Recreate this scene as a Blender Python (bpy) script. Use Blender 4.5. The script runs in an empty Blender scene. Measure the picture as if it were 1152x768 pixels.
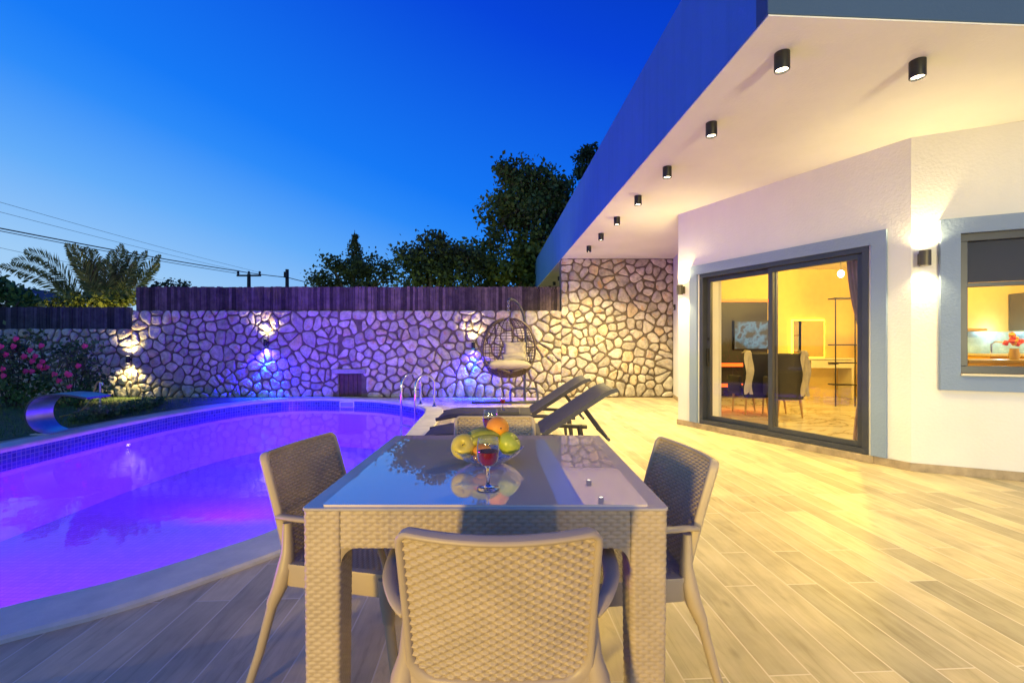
import bpy, bmesh, math, random
import numpy as np
from mathutils import Vector, Matrix, noise
from mathutils.geometry import tessellate_polygon

random.seed(7); rng = np.random.default_rng(7)
PI = math.pi
scene = bpy.context.scene
COL = scene.collection

# ------------------------------------------------------------------ helpers
ORI = {}                                  # world origin of every thing (all unrotated when built)

def link(o, parent=None):
    COL.objects.link(o)
    if parent is not None:
        o.parent = parent
        ORI[o] = ORI.get(parent, Vector((0, 0, 0)))
    return o

def tag(o, label=None, cat=None, group=None, kind=None):
    if label: o['label'] = label
    if cat: o['category'] = cat
    if group: o['group'] = group
    if kind: o['kind'] = kind
    return o

def thing(name, label, cat, loc=(0, 0, 0), group=None):
    o = bpy.data.objects.new(name, None)
    o.empty_display_size = 0.1
    COL.objects.link(o); o.location = loc
    ORI[o] = Vector(loc)
    return tag(o, label, cat, group)

class MB:
    """collects shapes, links them as ONE mesh object"""
    def __init__(self):
        self.v = []; self.f = []; self.n = 0; self.uv = None; self.attr = []
    def add(self, v, f, a=None):
        v = np.asarray(v, dtype=float).reshape(-1, 3)
        b = self.n
        self.v.append(v); self.n += len(v)
        for q in f: self.f.append(tuple(int(i) + b for i in q))
        self.attr.extend([0.5 if a is None else a] * len(f) if not hasattr(a, '__len__') else list(a))
        return self
    def box(self, c, s, rz=0, R=None, a=None):
        x, y, z = s[0] / 2, s[1] / 2, s[2] / 2
        v = np.array([(-x, -y, -z), (x, -y, -z), (x, y, -z), (-x, y, -z), (-x, -y, z), (x, -y, z), (x, y, z), (-x, y, z)])
        M = np.array(R) if R is not None else np.array(Matrix.Rotation(rz, 3, 'Z'))
        v = v @ M.T + np.array(c)
        return self.add(v, [(0, 3, 2, 1), (4, 5, 6, 7), (0, 1, 5, 4), (1, 2, 6, 5), (2, 3, 7, 6), (3, 0, 4, 7)], a)
    def prism(self, poly, z0, z1, a=None):
        n = len(poly)
        v = [(p[0], p[1], z0) for p in poly] + [(p[0], p[1], z1) for p in poly]
        area = sum(poly[i][0] * poly[(i + 1) % n][1] - poly[(i + 1) % n][0] * poly[i][1] for i in range(n))
        f = [tuple(range(n - 1, -1, -1)), tuple(range(n, 2 * n))] + [(i, (i + 1) % n, n + (i + 1) % n, n + i) for i in range(n)]
        if area < 0: f = [q[::-1] for q in f]
        return self.add(v, f, a)
    def tube(self, path, r, segs=8, sy=1.0, cap=True, closed=False, a=None, up=(0, 0, 1)):
        P = [Vector(p) for p in path]; n = len(P)
        rr = r if hasattr(r, '__len__') else [r] * n
        v = []; prevx = None
        for i in range(n):
            if closed: t = P[(i + 1) % n] - P[i - 1]
            else: t = P[min(i + 1, n - 1)] - P[max(i - 1, 0)]
            t.normalize()
            ux = t.cross(Vector(up)) if prevx is None else prevx - t * prevx.dot(t)
            if ux.length < 1e-4: ux = t.cross(Vector((0, 1, 0.01)))
            ux.normalize(); prevx = ux
            uy = ux.cross(t)
            for k in range(segs):
                an = 2 * PI * k / segs
                v.append(P[i] + ux * math.cos(an) * rr[i] + uy * math.sin(an) * rr[i] * sy)
        f = []
        for i in range(n if closed else n - 1):
            j = (i + 1) % n
            for k in range(segs):
                k2 = (k + 1) % segs
                f.append((i * segs + k, i * segs + k2, j * segs + k2, j * segs + k))
        if cap and not closed:
            f.append(tuple(range(segs - 1, -1, -1))); f.append(tuple((n - 1) * segs + k for k in range(segs)))
        return self.add([tuple(p) for p in v], f, a)
    def lathe(self, prof, c=(0, 0, 0), segs=24, a=None):
        n = len(prof); v = []
        for (r, z) in prof:
            for k in range(segs):
                an = 2 * PI * k / segs
                v.append((c[0] + r * math.cos(an), c[1] + r * math.sin(an), c[2] + z))
        f = []
        for i in range(n - 1):
            for k in range(segs):
                k2 = (k + 1) % segs
                f.append((i * segs + k, i * segs + k2, (i + 1) * segs + k2, (i + 1) * segs + k))
        return self.add(v, f, a)
    def ball(self, c, r, segs=20, rings=12, noise_amp=0, seed=0, M=None):
        rx, ry, rz = r if hasattr(r, '__len__') else (r, r, r)
        v = []; f = []
        for i in range(rings + 1):
            th = PI * i / rings
            for k in range(segs):
                ph = 2 * PI * k / segs
                d = Vector((math.sin(th) * math.cos(ph), math.sin(th) * math.sin(ph), math.cos(th)))
                s = 1 + noise_amp * noise.noise(d * 2.2 + Vector((seed, seed * .7, 0)))
                p = Vector((d.x * rx * s, d.y * ry * s, d.z * rz * s))
                if M is not None: p = M @ p
                v.append((c[0] + p.x, c[1] + p.y, c[2] + p.z))
        for i in range(rings):
            for k in range(segs):
                k2 = (k + 1) % segs
                f.append((i * segs + k, (i + 1) * segs + k, (i + 1) * segs + k2, i * segs + k2))
        return self.add(v, f)
    def grid(self, arr, flip=False, a=None):
        """arr (nu,nv,3)"""
        nu, nv = arr.shape[:2]
        i, j = np.meshgrid(np.arange(nu - 1), np.arange(nv - 1), indexing='ij')
        q = np.stack([i * nv + j, (i + 1) * nv + j, (i + 1) * nv + j + 1, i * nv + j + 1], -1).reshape(-1, 4)
        if flip: q = q[:, ::-1]
        return self.add(arr.reshape(-1, 3), q, a)
    def build(self, name, mat, parent=None, smooth=False, bevel=0, attr=False, weld=False, autosmooth=None):
        v = np.concatenate(self.v) if self.v else np.zeros((0, 3))
        o3 = np.array(ORI.get(parent, (0, 0, 0))) if parent is not None else np.zeros(3)
        me = bpy.data.meshes.new(name)
        me.from_pydata((v - o3).tolist(), [], self.f)
        if mat is not None: me.materials.append(mat)
        if attr:
            at = me.attributes.new('tint', 'FLOAT', 'FACE'); at.data.foreach_set('value', np.array(self.attr, dtype=np.float32))
        if weld or bevel:
            bm = bmesh.new(); bm.from_mesh(me)
            if weld: bmesh.ops.remove_doubles(bm, verts=bm.verts, dist=1e-5)
            if bevel:
                es = [e for e in bm.edges if len(e.link_faces) == 2 and e.calc_face_angle(0) > 0.6]
                bmesh.ops.bevel(bm, geom=es, offset=bevel, segments=2, profile=.5, affect='EDGES', clamp_overlap=True)
            bm.to_mesh(me); bm.free()
        me.update()
        if smooth:
            me.polygons.foreach_set('use_smooth', [True] * len(me.polygons))
            if smooth != 'full': me.set_sharp_from_angle(angle=math.radians(40))
        ob = bpy.data.objects.new(name, me)
        link(ob, parent)
        return ob

def dup(root, loc, rz=0, label=None):
    r = root.copy(); COL.objects.link(r); r.location = loc; r.rotation_euler = (0, 0, rz)
    if label: r['label'] = label
    def rec(src, dst):
        for ch in list(src.children):
            c = ch.copy(); COL.objects.link(c); c.parent = dst
            rec(ch, c)
    rec(root, r)
    return r

# ------------------------------------------------------------------ materials
def newmat(name):
    m = bpy.data.materials.new(name); m.use_nodes = True
    nt = m.node_tree
    return m, nt, nt.nodes['Principled BSDF']

def N(nt, t, **kw):
    n = nt.nodes.new(t)
    for k, v in kw.items():
        if k in n.inputs: n.inputs[k].default_value = v
        else: setattr(n, k, v)
    return n

def mixc(nt, fac, a, b, mode='MIX'):
    n = nt.nodes.new('ShaderNodeMix'); n.data_type = 'RGBA'; n.blend_type = mode
    for sock, val in ((n.inputs[0], fac), (n.inputs[6], a), (n.inputs[7], b)):
        if hasattr(val, 'is_output'): nt.links.new(val, sock)
        elif isinstance(val, (int, float)): sock.default_value = val
        else: sock.default_value = (*val[:3], 1)
    return n.outputs[2]

def ramp(nt, fac, stops):
    r = nt.nodes.new('ShaderNodeValToRGB')
    el = r.color_ramp.elements
    while len(el) < len(stops): el.new(0.5)
    for e, (p, c) in zip(el, stops):
        e.position = p; e.color = (*c[:3], 1) if hasattr(c, '__len__') else (c, c, c, 1)
    if fac is not None: nt.links.new(fac, r.inputs[0])
    return r.outputs[0]

def simple(name, col, rough=.5, metal=0, var=.15, vscale=6, bump=0, bscale=60, spec=.5, coat=0, alpha=None):
    m, nt, b = newmat(name)
    tc = N(nt, 'ShaderNodeTexCoord')
    if var:
        nz = N(nt, 'ShaderNodeTexNoise', Scale=vscale, Detail=5.0, Roughness=.6)
        nt.links.new(tc.outputs['Object'], nz.inputs['Vector'])
        lo = [max(0, c * (1 - var)) for c in col]; hi = [min(1, c * (1 + var)) for c in col]
        nt.links.new(ramp(nt, nz.outputs['Fac'], [(.3, lo), (.7, hi)]), b.inputs['Base Color'])
        rr = N(nt, 'ShaderNodeMapRange'); rr.inputs[3].default_value = max(0, rough - .08); rr.inputs[4].default_value = min(1, rough + .08)
        nt.links.new(nz.outputs['Fac'], rr.inputs[0]); nt.links.new(rr.outputs[0], b.inputs['Roughness'])
    else:
        b.inputs['Base Color'].default_value = (*col, 1); b.inputs['Roughness'].default_value = rough
    b.inputs['Metallic'].default_value = metal
    b.inputs['Specular IOR Level'].default_value = spec
    b.inputs['Coat Weight'].default_value = coat
    if bump:
        bz = N(nt, 'ShaderNodeTexNoise', Scale=bscale, Detail=6.0, Roughness=.65)
        nt.links.new(tc.outputs['Object'], bz.inputs['Vector'])
        bn = N(nt, 'ShaderNodeBump', Strength=bump, Distance=.01)
        nt.links.new(bz.outputs['Fac'], bn.inputs['Height']); nt.links.new(bn.outputs[0], b.inputs['Normal'])
    return m

def emis(name, col, strength):
    m, nt, b = newmat(name)
    b.inputs['Base Color'].default_value = (*[min(1, c) for c in col], 1)
    b.inputs['Emission Color'].default_value = (*col, 1); b.inputs['Emission Strength'].default_value = strength
    return m

def tinted(name, c0, c1, rough=.8, c2=None, bump=0, bscale=20, nscale=3, nfac=.4, trans=0, spec=.3):
    """colour by per-face attribute 'tint'"""
    m, nt, b = newmat(name)
    at = N(nt, 'ShaderNodeAttribute', attribute_name='tint')
    stops = [(0, c0), (1, c1)] if c2 is None else [(0, c0), (.86, c1), (.93, c2)]
    base = ramp(nt, at.outputs['Fac'], stops)
    tc = N(nt, 'ShaderNodeTexCoord')
    nz = N(nt, 'ShaderNodeTexNoise', Scale=nscale, Detail=8.0, Roughness=.7)
    nt.links.new(tc.outputs['Object'], nz.inputs['Vector'])
    sh = ramp(nt, nz.outputs['Fac'], [(.3, 1 - nfac), (.7, 1 + nfac * .3)])
    nt.links.new(mixc(nt, 1.0, base, sh, 'MULTIPLY'), b.inputs['Base Color'])
    b.inputs['Roughness'].default_value = rough
    b.inputs['Specular IOR Level'].default_value = spec
    if bump:
        bz = N(nt, 'ShaderNodeTexNoise', Scale=bscale, Detail=8.0, Roughness=.7)
        nt.links.new(tc.outputs['Object'], bz.inputs['Vector'])
        bn = N(nt, 'ShaderNodeBump', Strength=bump, Distance=.02)
        nt.links.new(bz.outputs['Fac'], bn.inputs['Height']); nt.links.new(bn.outputs[0], b.inputs['Normal'])
    if trans:
        tr = N(nt, 'ShaderNodeBsdfTranslucent'); nt.links.new(base, tr.inputs['Color'])
        mx = N(nt, 'ShaderNodeMixShader'); mx.inputs[0].default_value = trans
        out = nt.nodes['Material Output']
        nt.links.new(b.outputs[0], mx.inputs[1]); nt.links.new(tr.outputs[0], mx.inputs[2]); nt.links.new(mx.outputs[0], out.inputs[0])
    return m

def thin_glass(name, tint=(1, 1, 1), ior=1.45, rough=0.0, bump=0, bscale=3, boost=1.0):
    m, nt, b = newmat(name); nt.nodes.remove(b)
    out = nt.nodes['Material Output']
    tr = N(nt, 'ShaderNodeBsdfTransparent'); tr.inputs[0].default_value = (*tint, 1)
    gl = N(nt, 'ShaderNodeBsdfGlossy'); gl.inputs['Roughness'].default_value = rough
    fr = N(nt, 'ShaderNodeFresnel', IOR=ior)
    # the back face of a thin pane must not act as a total mirror
    geo = N(nt, 'ShaderNodeNewGeometry')
    fr.inputs['IOR'].default_value = ior
    bo = N(nt, 'ShaderNodeMath', operation='MULTIPLY'); bo.inputs[1].default_value = boost; bo.use_clamp = True
    nt.links.new(fr.outputs[0], bo.inputs[0])
    sub = N(nt, 'ShaderNodeMath', operation='SUBTRACT'); sub.inputs[0].default_value = 1
    nt.links.new(geo.outputs['Backfacing'], sub.inputs[1])
    mul = N(nt, 'ShaderNodeMath', operation='MULTIPLY')
    nt.links.new(bo.outputs[0], mul.inputs[0]); nt.links.new(sub.outputs[0], mul.inputs[1])
    mx = N(nt, 'ShaderNodeMixShader')
    nt.links.new(mul.outputs[0], mx.inputs[0]); nt.links.new(tr.outputs[0], mx.inputs[1]); nt.links.new(gl.outputs[0], mx.inputs[2])
    nt.links.new(mx.outputs[0], out.inputs[0])
    if bump:
        tc = N(nt, 'ShaderNodeTexCoord')
        bz = N(nt, 'ShaderNodeTexNoise', Scale=bscale, Detail=3.0, Roughness=.5)
        nt.links.new(tc.outputs['Object'], bz.inputs['Vector'])
        bn = N(nt, 'ShaderNodeBump', Strength=bump, Distance=.02)
        nt.links.new(bz.outputs['Fac'], bn.inputs['Height'])
        nt.links.new(bn.outputs[0], gl.inputs['Normal']); nt.links.new(bn.outputs[0], fr.inputs['Normal'])
    return m

def wall_paint(name, col, bump=.35, drip=.985):
    m, nt, b = newmat(name)
    tc = N(nt, 'ShaderNodeTexCoord')
    nz = N(nt, 'ShaderNodeTexNoise', Scale=1.3, Detail=6.0)
    nt.links.new(tc.outputs['Object'], nz.inputs['Vector'])
    nt.links.new(ramp(nt, nz.outputs['Fac'], [(.3, [c * .94 for c in col]), (.7, [min(1, c * 1.03) for c in col])]), b.inputs['Base Color'])
    b.inputs['Roughness'].default_value = .75; b.inputs['Specular IOR Level'].default_value = .25
    sm = N(nt, 'ShaderNodeMapping'); sm.inputs['Scale'].default_value = (5, 5, .35)
    nt.links.new(tc.outputs['Object'], sm.inputs['Vector'])
    sn = N(nt, 'ShaderNodeTexNoise', Scale=1.6, Detail=7.0, Roughness=.65); nt.links.new(sm.outputs[0], sn.inputs['Vector'])
    base = b.inputs['Base Color'].links[0].from_socket
    nt.links.new(mixc(nt, 1.0, base, ramp(nt, sn.outputs['Fac'], [(.32, (drip, drip, drip)), (.55, (1, 1, 1))]), 'MULTIPLY'), b.inputs['Base Color'])
    b1 = N(nt, 'ShaderNodeTexNoise', Scale=85.0, Detail=5.0, Roughness=.7)
    b2 = N(nt, 'ShaderNodeTexVoronoi', Scale=42.0)
    nt.links.new(tc.outputs['Object'], b1.inputs['Vector']); nt.links.new(tc.outputs['Object'], b2.inputs['Vector'])
    ad = N(nt, 'ShaderNodeMath', operation='ADD')
    nt.links.new(b1.outputs['Fac'], ad.inputs[0]); nt.links.new(b2.outputs['Distance'], ad.inputs[1])
    bn = N(nt, 'ShaderNodeBump', Strength=bump, Distance=.004)
    nt.links.new(ad.outputs[0], bn.inputs['Height']); nt.links.new(bn.outputs[0], b.inputs['Normal'])
    return m

HA = math.radians(3.0)                    # the house and the deck boards are turned this much
def deck_material():
    m, nt, b = newmat('deck_tile')
    tc = N(nt, 'ShaderNodeTexCoord')
    mp = N(nt, 'ShaderNodeMapping'); mp.inputs['Rotation'].default_value = (0, 0, -(PI / 2 + HA))
    mp.inputs['Location'].default_value = (.31, .06, 0)
    nt.links.new(tc.outputs['Object'], mp.inputs['Vector'])
    br = N(nt, 'ShaderNodeTexBrick'); br.offset = .37; br.offset_frequency = 2
    br.inputs['Scale'].default_value = 1; br.inputs['Brick Width'].default_value = .92; br.inputs['Row Height'].default_value = .152
    br.inputs['Mortar Size'].default_value = .003; br.inputs['Mortar Smooth'].default_value = .1; br.inputs['Bias'].default_value = 0
    br.inputs['Color1'].default_value = (0, 0, 0, 1); br.inputs['Color2'].default_value = (1, 1, 1, 1); br.inputs['Mortar'].default_value = (.5, .5, .5, 1)
    nt.links.new(mp.outputs[0], br.inputs['Vector'])
    # each board shifts the grain
    sep = N(nt, 'ShaderNodeSeparateColor'); nt.links.new(br.outputs['Color'], sep.inputs[0])
    off = N(nt, 'ShaderNodeVectorMath', operation='SCALE'); off.inputs[0].default_value = (37, 91, 13)
    nt.links.new(sep.outputs[0], off.inputs['Scale'])
    add = N(nt, 'ShaderNodeVectorMath', operation='ADD')
    nt.links.new(mp.outputs[0], add.inputs[0]); nt.links.new(off.outputs[0], add.inputs[1])
    st = N(nt, 'ShaderNodeMapping'); st.inputs['Scale'].default_value = (1.0, 7.5, 1)
    nt.links.new(add.outputs[0], st.inputs['Vector'])
    g1 = N(nt, 'ShaderNodeTexNoise', Scale=2.4, Detail=9.0, Roughness=.62); g1.inputs['Distortion'].default_value = 1.1
    nt.links.new(st.outputs[0], g1.inputs['Vector'])
    g2 = N(nt, 'ShaderNodeTexNoise', Scale=2.2, Detail=4.0, Roughness=.6)
    nt.links.new(add.outputs[0], g2.inputs['Vector'])
    # knots
    kn = N(nt, 'ShaderNodeTexVoronoi', Scale=2.3); 
    ks = N(nt, 'ShaderNodeMapping'); ks.inputs['Scale'].default_value = (1, 2.2, 1)
    nt.links.new(add.outputs[0], ks.inputs['Vector']); nt.links.new(ks.outputs[0], kn.inputs['Vector'])
    grain = ramp(nt, g1.outputs['Fac'], [(.22, (.35, .275, .16)), (.46, (.54, .44, .27)), (.78, (.66, .55, .36))])
    blot = ramp(nt, g2.outputs['Fac'], [(.3, (.74, .74, .75)), (.58, (1.06, 1.06, 1.06))])
    c = mixc(nt, 1.0, grain, blot, 'MULTIPLY')
    knot = ramp(nt, kn.outputs['Distance'], [(.0, .5), (.10, 1.0)])
    c = mixc(nt, .8, c, knot, 'MULTIPLY')
    tone = ramp(nt, sep.outputs[0], [(0, (.72, .74, .77)), (.5, (.98, .98, .98)), (1, (1.12, 1.10, 1.05))])
    c = mixc(nt, 1.0, c, tone, 'MULTIPLY')
    c = mixc(nt, br.outputs['Fac'], c, (.66, .57, .44))
    nt.links.new(c, b.inputs['Base Color'])
    rr = N(nt, 'ShaderNodeMapRange'); rr.inputs[3].default_value = .34; rr.inputs[4].default_value = .58
    nt.links.new(g1.outputs['Fac'], rr.inputs[0]); nt.links.new(rr.outputs[0], b.inputs['Roughness'])
    b.inputs['Specular IOR Level'].default_value = .4
    hh = N(nt, 'ShaderNodeMath', operation='MULTIPLY_ADD'); hh.inputs[1].default_value = -2.2
    nt.links.new(br.outputs['Fac'], hh.inputs[0]); nt.links.new(g1.outputs['Fac'], hh.inputs[2])
    bn = N(nt, 'ShaderNodeBump', Strength=.28, Distance=.003)
    nt.links.new(hh.outputs[0], bn.inputs['Height']); nt.links.new(bn.outputs[0], b.inputs['Normal'])
    return m

def mosaic_material():
    m, nt, b = newmat('pool_mosaic')
    uv = N(nt, 'ShaderNodeUVMap'); uv.uv_map = 'UVMap'
    br = N(nt, 'ShaderNodeTexBrick'); br.offset = 0
    br.inputs['Scale'].default_value = 1; br.inputs['Brick Width'].default_value = .05; br.inputs['Row Height'].default_value = .05
    br.inputs['Mortar Size'].default_value = .004; br.inputs['Color1'].default_value = (.02, .04, .22, 1); br.inputs['Color2'].default_value = (.06, .10, .40, 1)
    br.inputs['Mortar'].default_value = (.20, .22, .40, 1)
    nt.links.new(uv.outputs[0], br.inputs['Vector'])
    nt.links.new(br.outputs['Color'], b.inputs['Base Color'])
    b.inputs['Roughness'].default_value = .2
    return m

M = {}
M['deck'] = deck_material()
M['mosaic'] = mosaic_material()
M['plaster'] = wall_paint('white_plaster', (.76, .74, .73))
M['soffit'] = wall_paint('soffit_plaster', (.78, .75, .71), .22)
M['fascia'] = wall_paint('fascia_plaster', (.075, .21, .52), .3, .90)
M['trim'] = wall_paint('blue_grey_trim', (.22, .29, .45), .4)
M['roofband'] = wall_paint('roof_band_paint', (.055, .10, .19), .2)
M['skirt'] = simple('wood_look_skirting', (.34, .26, .17), .5, var=.3, vscale=9)
M['frame'] = simple('anthracite_metal', (.045, .05, .07), .38, metal=.2, var=.1)
M['black'] = simple('black_metal', (.018, .018, .02), .4, metal=.3, var=.15)
M['bronze'] = simple('bronze_frame', (.10, .085, .06), .4, metal=.4, var=.15)
M['pane'] = thin_glass('window_pane_glass', (.97, .97, .97), 1.5, boost=1.25)
M['stone'] = tinted('rubble_stone', (.42, .37, .30), (.72, .65, .53), .85, (.66, .52, .34), bump=1.0, bscale=14, nscale=9, nfac=.5)
nt = M['stone'].node_tree; b = nt.nodes['Principled BSDF']; src = b.inputs['Base Color'].links[0].from_socket
tc = N(nt, 'ShaderNodeTexCoord'); nz = N(nt, 'ShaderNodeTexNoise', Scale=4.3, Detail=7.0, Roughness=.7); nt.links.new(tc.outputs['Object'], nz.inputs['Vector'])
nt.links.new(mixc(nt, ramp(nt, nz.outputs['Fac'], [(.55, 0), (.66, .8)]), src, (.50, .27, .10)), b.inputs['Base Color'])
M['mortar'] = simple('dark_mortar', (.135, .104, .072), .9, var=.4, vscale=7, bump=.9, bscale=30)
M['coping'] = simple('coping_stone', (.70, .65, .58), .55, var=.14, vscale=5, bump=.2, bscale=50)
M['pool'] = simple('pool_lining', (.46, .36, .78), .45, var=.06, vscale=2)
nt = M['pool'].node_tree; b = nt.nodes['Principled BSDF']; src = b.inputs['Base Color'].links[0].from_socket
tc = N(nt, 'ShaderNodeTexCoord'); br = N(nt, 'ShaderNodeTexBrick'); br.offset = 0
br.inputs['Scale'].default_value = 1; br.inputs['Brick Width'].default_value = .06; br.inputs['Row Height'].default_value = .06; br.inputs['Mortar Size'].default_value = .004
br.inputs['Color1'].default_value = (.88, .88, .88, 1); br.inputs['Color2'].default_value = (1.06, 1.06, 1.06, 1); br.inputs['Mortar'].default_value = (.7, .7, .7, 1)
nt.links.new(tc.outputs['Object'], br.inputs['Vector']); nt.links.new(mixc(nt, 1.0, src, br.outputs['Color'], 'MULTIPLY'), b.inputs['Base Color'])
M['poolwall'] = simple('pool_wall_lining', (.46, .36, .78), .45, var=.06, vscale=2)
M['water'] = thin_glass('pool_water', (.90, .84, 1.0), 1.33, bump=.05, bscale=7.0, boost=1.0)
M['grass'] = simple('lawn_green', (.09, .13, .035), .9, var=.5, vscale=9, bump=.8, bscale=90)
M['ground'] = simple('dry_ground', (.13, .11, .075), .95, var=.35, vscale=.4)
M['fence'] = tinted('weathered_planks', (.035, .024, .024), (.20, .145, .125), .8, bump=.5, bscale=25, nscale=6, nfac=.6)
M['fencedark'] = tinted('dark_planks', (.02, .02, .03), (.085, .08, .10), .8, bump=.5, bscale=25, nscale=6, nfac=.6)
M['rattan'] = simple('taupe_resin_weave', (.46, .375, .245), .48, var=.10, vscale=14, bump=.12, bscale=220)
M['resin'] = simple('taupe_resin_smooth', (.46, .375, .25), .42, var=.06, vscale=9, bump=.06, bscale=180)
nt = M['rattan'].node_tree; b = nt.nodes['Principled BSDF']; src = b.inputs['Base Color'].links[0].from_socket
gp = N(nt, 'ShaderNodeNewGeometry'); nt.links.new(mixc(nt, 1.0, src, ramp(nt, gp.outputs['Pointiness'], [(.41, (.62, .58, .52)), (.49, (1.05, 1.05, 1.05)), (.56, (1.12, 1.10, 1.06))]), 'MULTIPLY'), b.inputs['Base Color'])  # gap shade put into the colour: hollows darker, ridges lighter
def tabletop_glass():
    m, nt, b = newmat('table_top_glass')
    b.inputs['Base Color'].default_value = (.84, .72, .60, 1)
    b.inputs['Roughness'].default_value = .015
    b.inputs['IOR'].default_value = 1.5
    tc = N(nt, 'ShaderNodeTexCoord'); nz = N(nt, 'ShaderNodeTexNoise', Scale=5.0, Detail=6.0)
    nt.links.new(tc.outputs['Object'], nz.inputs['Vector'])
    nt.links.new(ramp(nt, nz.outputs['Fac'], [(.45, .01), (.75, .03)]), b.inputs['Roughness'])
    gl = N(nt, 'ShaderNodeBsdfGlossy'); gl.inputs['Roughness'].default_value = .006; gl.inputs[0].default_value = (.95, .95, .95, 1)
    lw = N(nt, 'ShaderNodeFresnel', IOR=1.5)
    ml = N(nt, 'ShaderNodeMath', operation='MULTIPLY_ADD'); ml.inputs[1].default_value = .9; ml.inputs[2].default_value = .20; ml.use_clamp = True
    nt.links.new(lw.outputs[0], ml.inputs[0])
    mx = N(nt, 'ShaderNodeMixShader'); out = nt.nodes['Material Output']
    nt.links.new(ml.outputs[0], mx.inputs[0]); nt.links.new(b.outputs[0], mx.inputs[1]); nt.links.new(gl.outputs[0], mx.inputs[2]); nt.links.new(mx.outputs[0], out.inputs[0])
    return m
M['tglass'] = tabletop_glass()
M['tframe'] = simple('table_rim_resin', (.44, .40, .37), .16, var=0, spec=1.0)
M['lounger'] = simple('graphite_resin', (.036, .033, .043), .5, var=.12, vscale=12, bump=.1, bscale=120)
M['steel'] = simple('polished_steel', (.75, .76, .78), .14, metal=1, var=.05)
M['brushed'] = simple('brushed_steel', (.62, .63, .66), .3, metal=1, var=.1)
M['wicker'] = simple('brown_wicker', (.07, .048, .034), .6, var=.3, vscale=20)
M['cushion'] = simple('beige_cushion', (.34, .295, .225), .9, var=.08, bump=.3, bscale=80)
M['hatch'] = simple('hatch_wood', (.085, .04, .022), .65, var=.45, vscale=8, bump=.3)
M['bark'] = simple('bark', (.09, .07, .05), .9, var=.4, vscale=8, bump=.8, bscale=30)
M['leaf'] = tinted('leaf_green', (.035, .075, .018), (.27, .34, .06), .55, nscale=.8, nfac=.4, trans=.35)
M['leafdark'] = tinted('leaf_dark', (.025, .05, .02), (.14, .19, .06), .6, nscale=.8, nfac=.4, trans=.35)
M['leafpalm'] = tinted('palm_leaf', (.05, .09, .02), (.40, .40, .07), .5, nscale=1, nfac=.4, trans=.2)
M['shrub'] = tinted('shrub_leaf', (.04, .11, .03), (.19, .34, .09), .55, nscale=3, nfac=.4, trans=.2)
M['petal'] = simple('pink_petal', (.75, .04, .16), .6, var=.3, vscale=20)
M['lampwarm'] = emis('lamp_glass_warm', (1, .84, .55), 14)
M['lampcyan'] = emis('lamp_glass_blue', (.02, .5, 1), 14)
M['pole'] = simple('utility_pole_wood', (.05, .04, .03), .9, var=.3)
M['wire'] = simple('cable_black', (.02, .02, .025), .7, var=0)

# ------------------------------------------------------------------ camera
H = 1.146
cam_d = bpy.data.cameras.new('camera'); cam = bpy.data.objects.new('camera', cam_d); COL.objects.link(cam)
cam.location = (0, 0, H); cam.rotation_euler = (PI / 2, 0, 0)
cam_d.sensor_width = 36; cam_d.lens = 16; cam_d.shift_y = .0035; cam_d.clip_end = 2000; cam_d.clip_start = .05
scene.camera = cam
def at(px, py, Y): return Vector(((px - 576) * Y / 512, Y, H + (388 - py) * Y / 512))

# ------------------------------------------------------------------ world: dusk sky
w = bpy.data.worlds.new('World'); scene.world = w; w.use_nodes = True
nt = w.node_tree; bg = nt.nodes['Background']
geo = N(nt, 'ShaderNodeTexCoord')
sep = N(nt, 'ShaderNodeSeparateXYZ'); nt.links.new(geo.outputs['Generated'], sep.inputs[0])
sk = N(nt, 'ShaderNodeTexSky'); sk.sky_type = 'NISHITA'; sk.sun_disc = False
sk.sun_elevation = math.radians(-2.0); sk.sun_rotation = math.radians(-60)
# the afterglow stands low over the left, the zenith is deep blue
tl = N(nt, 'ShaderNodeMath', operation='MULTIPLY_ADD'); tl.inputs[1].default_value = .30
nt.links.new(sep.outputs['X'], tl.inputs[0]); nt.links.new(sep.outputs['Z'], tl.inputs[2])
mr = N(nt, 'ShaderNodeMapRange'); mr.inputs[1].default_value = -.4; mr.inputs[2].default_value = 1.2
bk = N(nt, 'ShaderNodeMapRange'); bk.inputs[1].default_value = -.05; bk.inputs[2].default_value = -.9; bk.inputs[3].default_value = 0; bk.inputs[4].default_value = -.34
nt.links.new(sep.outputs['Y'], bk.inputs[0])          # the afterglow is wider behind the photographer
sm_ = N(nt, 'ShaderNodeMath', operation='ADD'); nt.links.new(tl.outputs[0], sm_.inputs[0]); nt.links.new(bk.outputs[0], sm_.inputs[1])
nt.links.new(sm_.outputs[0], mr.inputs[0])
def ss(v): return (v + .4) / 1.6
c = ramp(nt, mr.outputs[0], [(ss(-.30), (.55, .72, .90)), (ss(-.08), (.34, .60, .92)), (ss(.065), (.12, .41, .95)), (ss(.19), (.022, .255, .95)), (ss(.27), (.005, .19, .92)), (ss(.58), (.0005, .058, .70)), (ss(.76), (.0005, .03, .45)), (1, (.0005, .02, .28))])
c = mixc(nt, .02, c, sk.outputs[0], 'ADD')
nt.links.new(c, bg.inputs['Color']); bg.inputs['Strength'].default_value = 1.0

scene.view_settings.view_transform = 'Standard'; scene.view_settings.look = 'None'
scene.view_settings.exposure = 0; scene.view_settings.gamma = 1
cy = scene.cycles
cy.use_denoising = True; cy.denoiser = 'OPENIMAGEDENOISE'
cy.max_bounces = 8; cy.diffuse_bounces = 3; cy.glossy_bounces = 4; cy.transparent_max_bounces = 16; cy.transmission_bounces = 6
cy.sample_clamp_indirect = 4; cy.caustics_reflective = False; cy.caustics_refractive = False; cy.blur_glossy = .5

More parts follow.
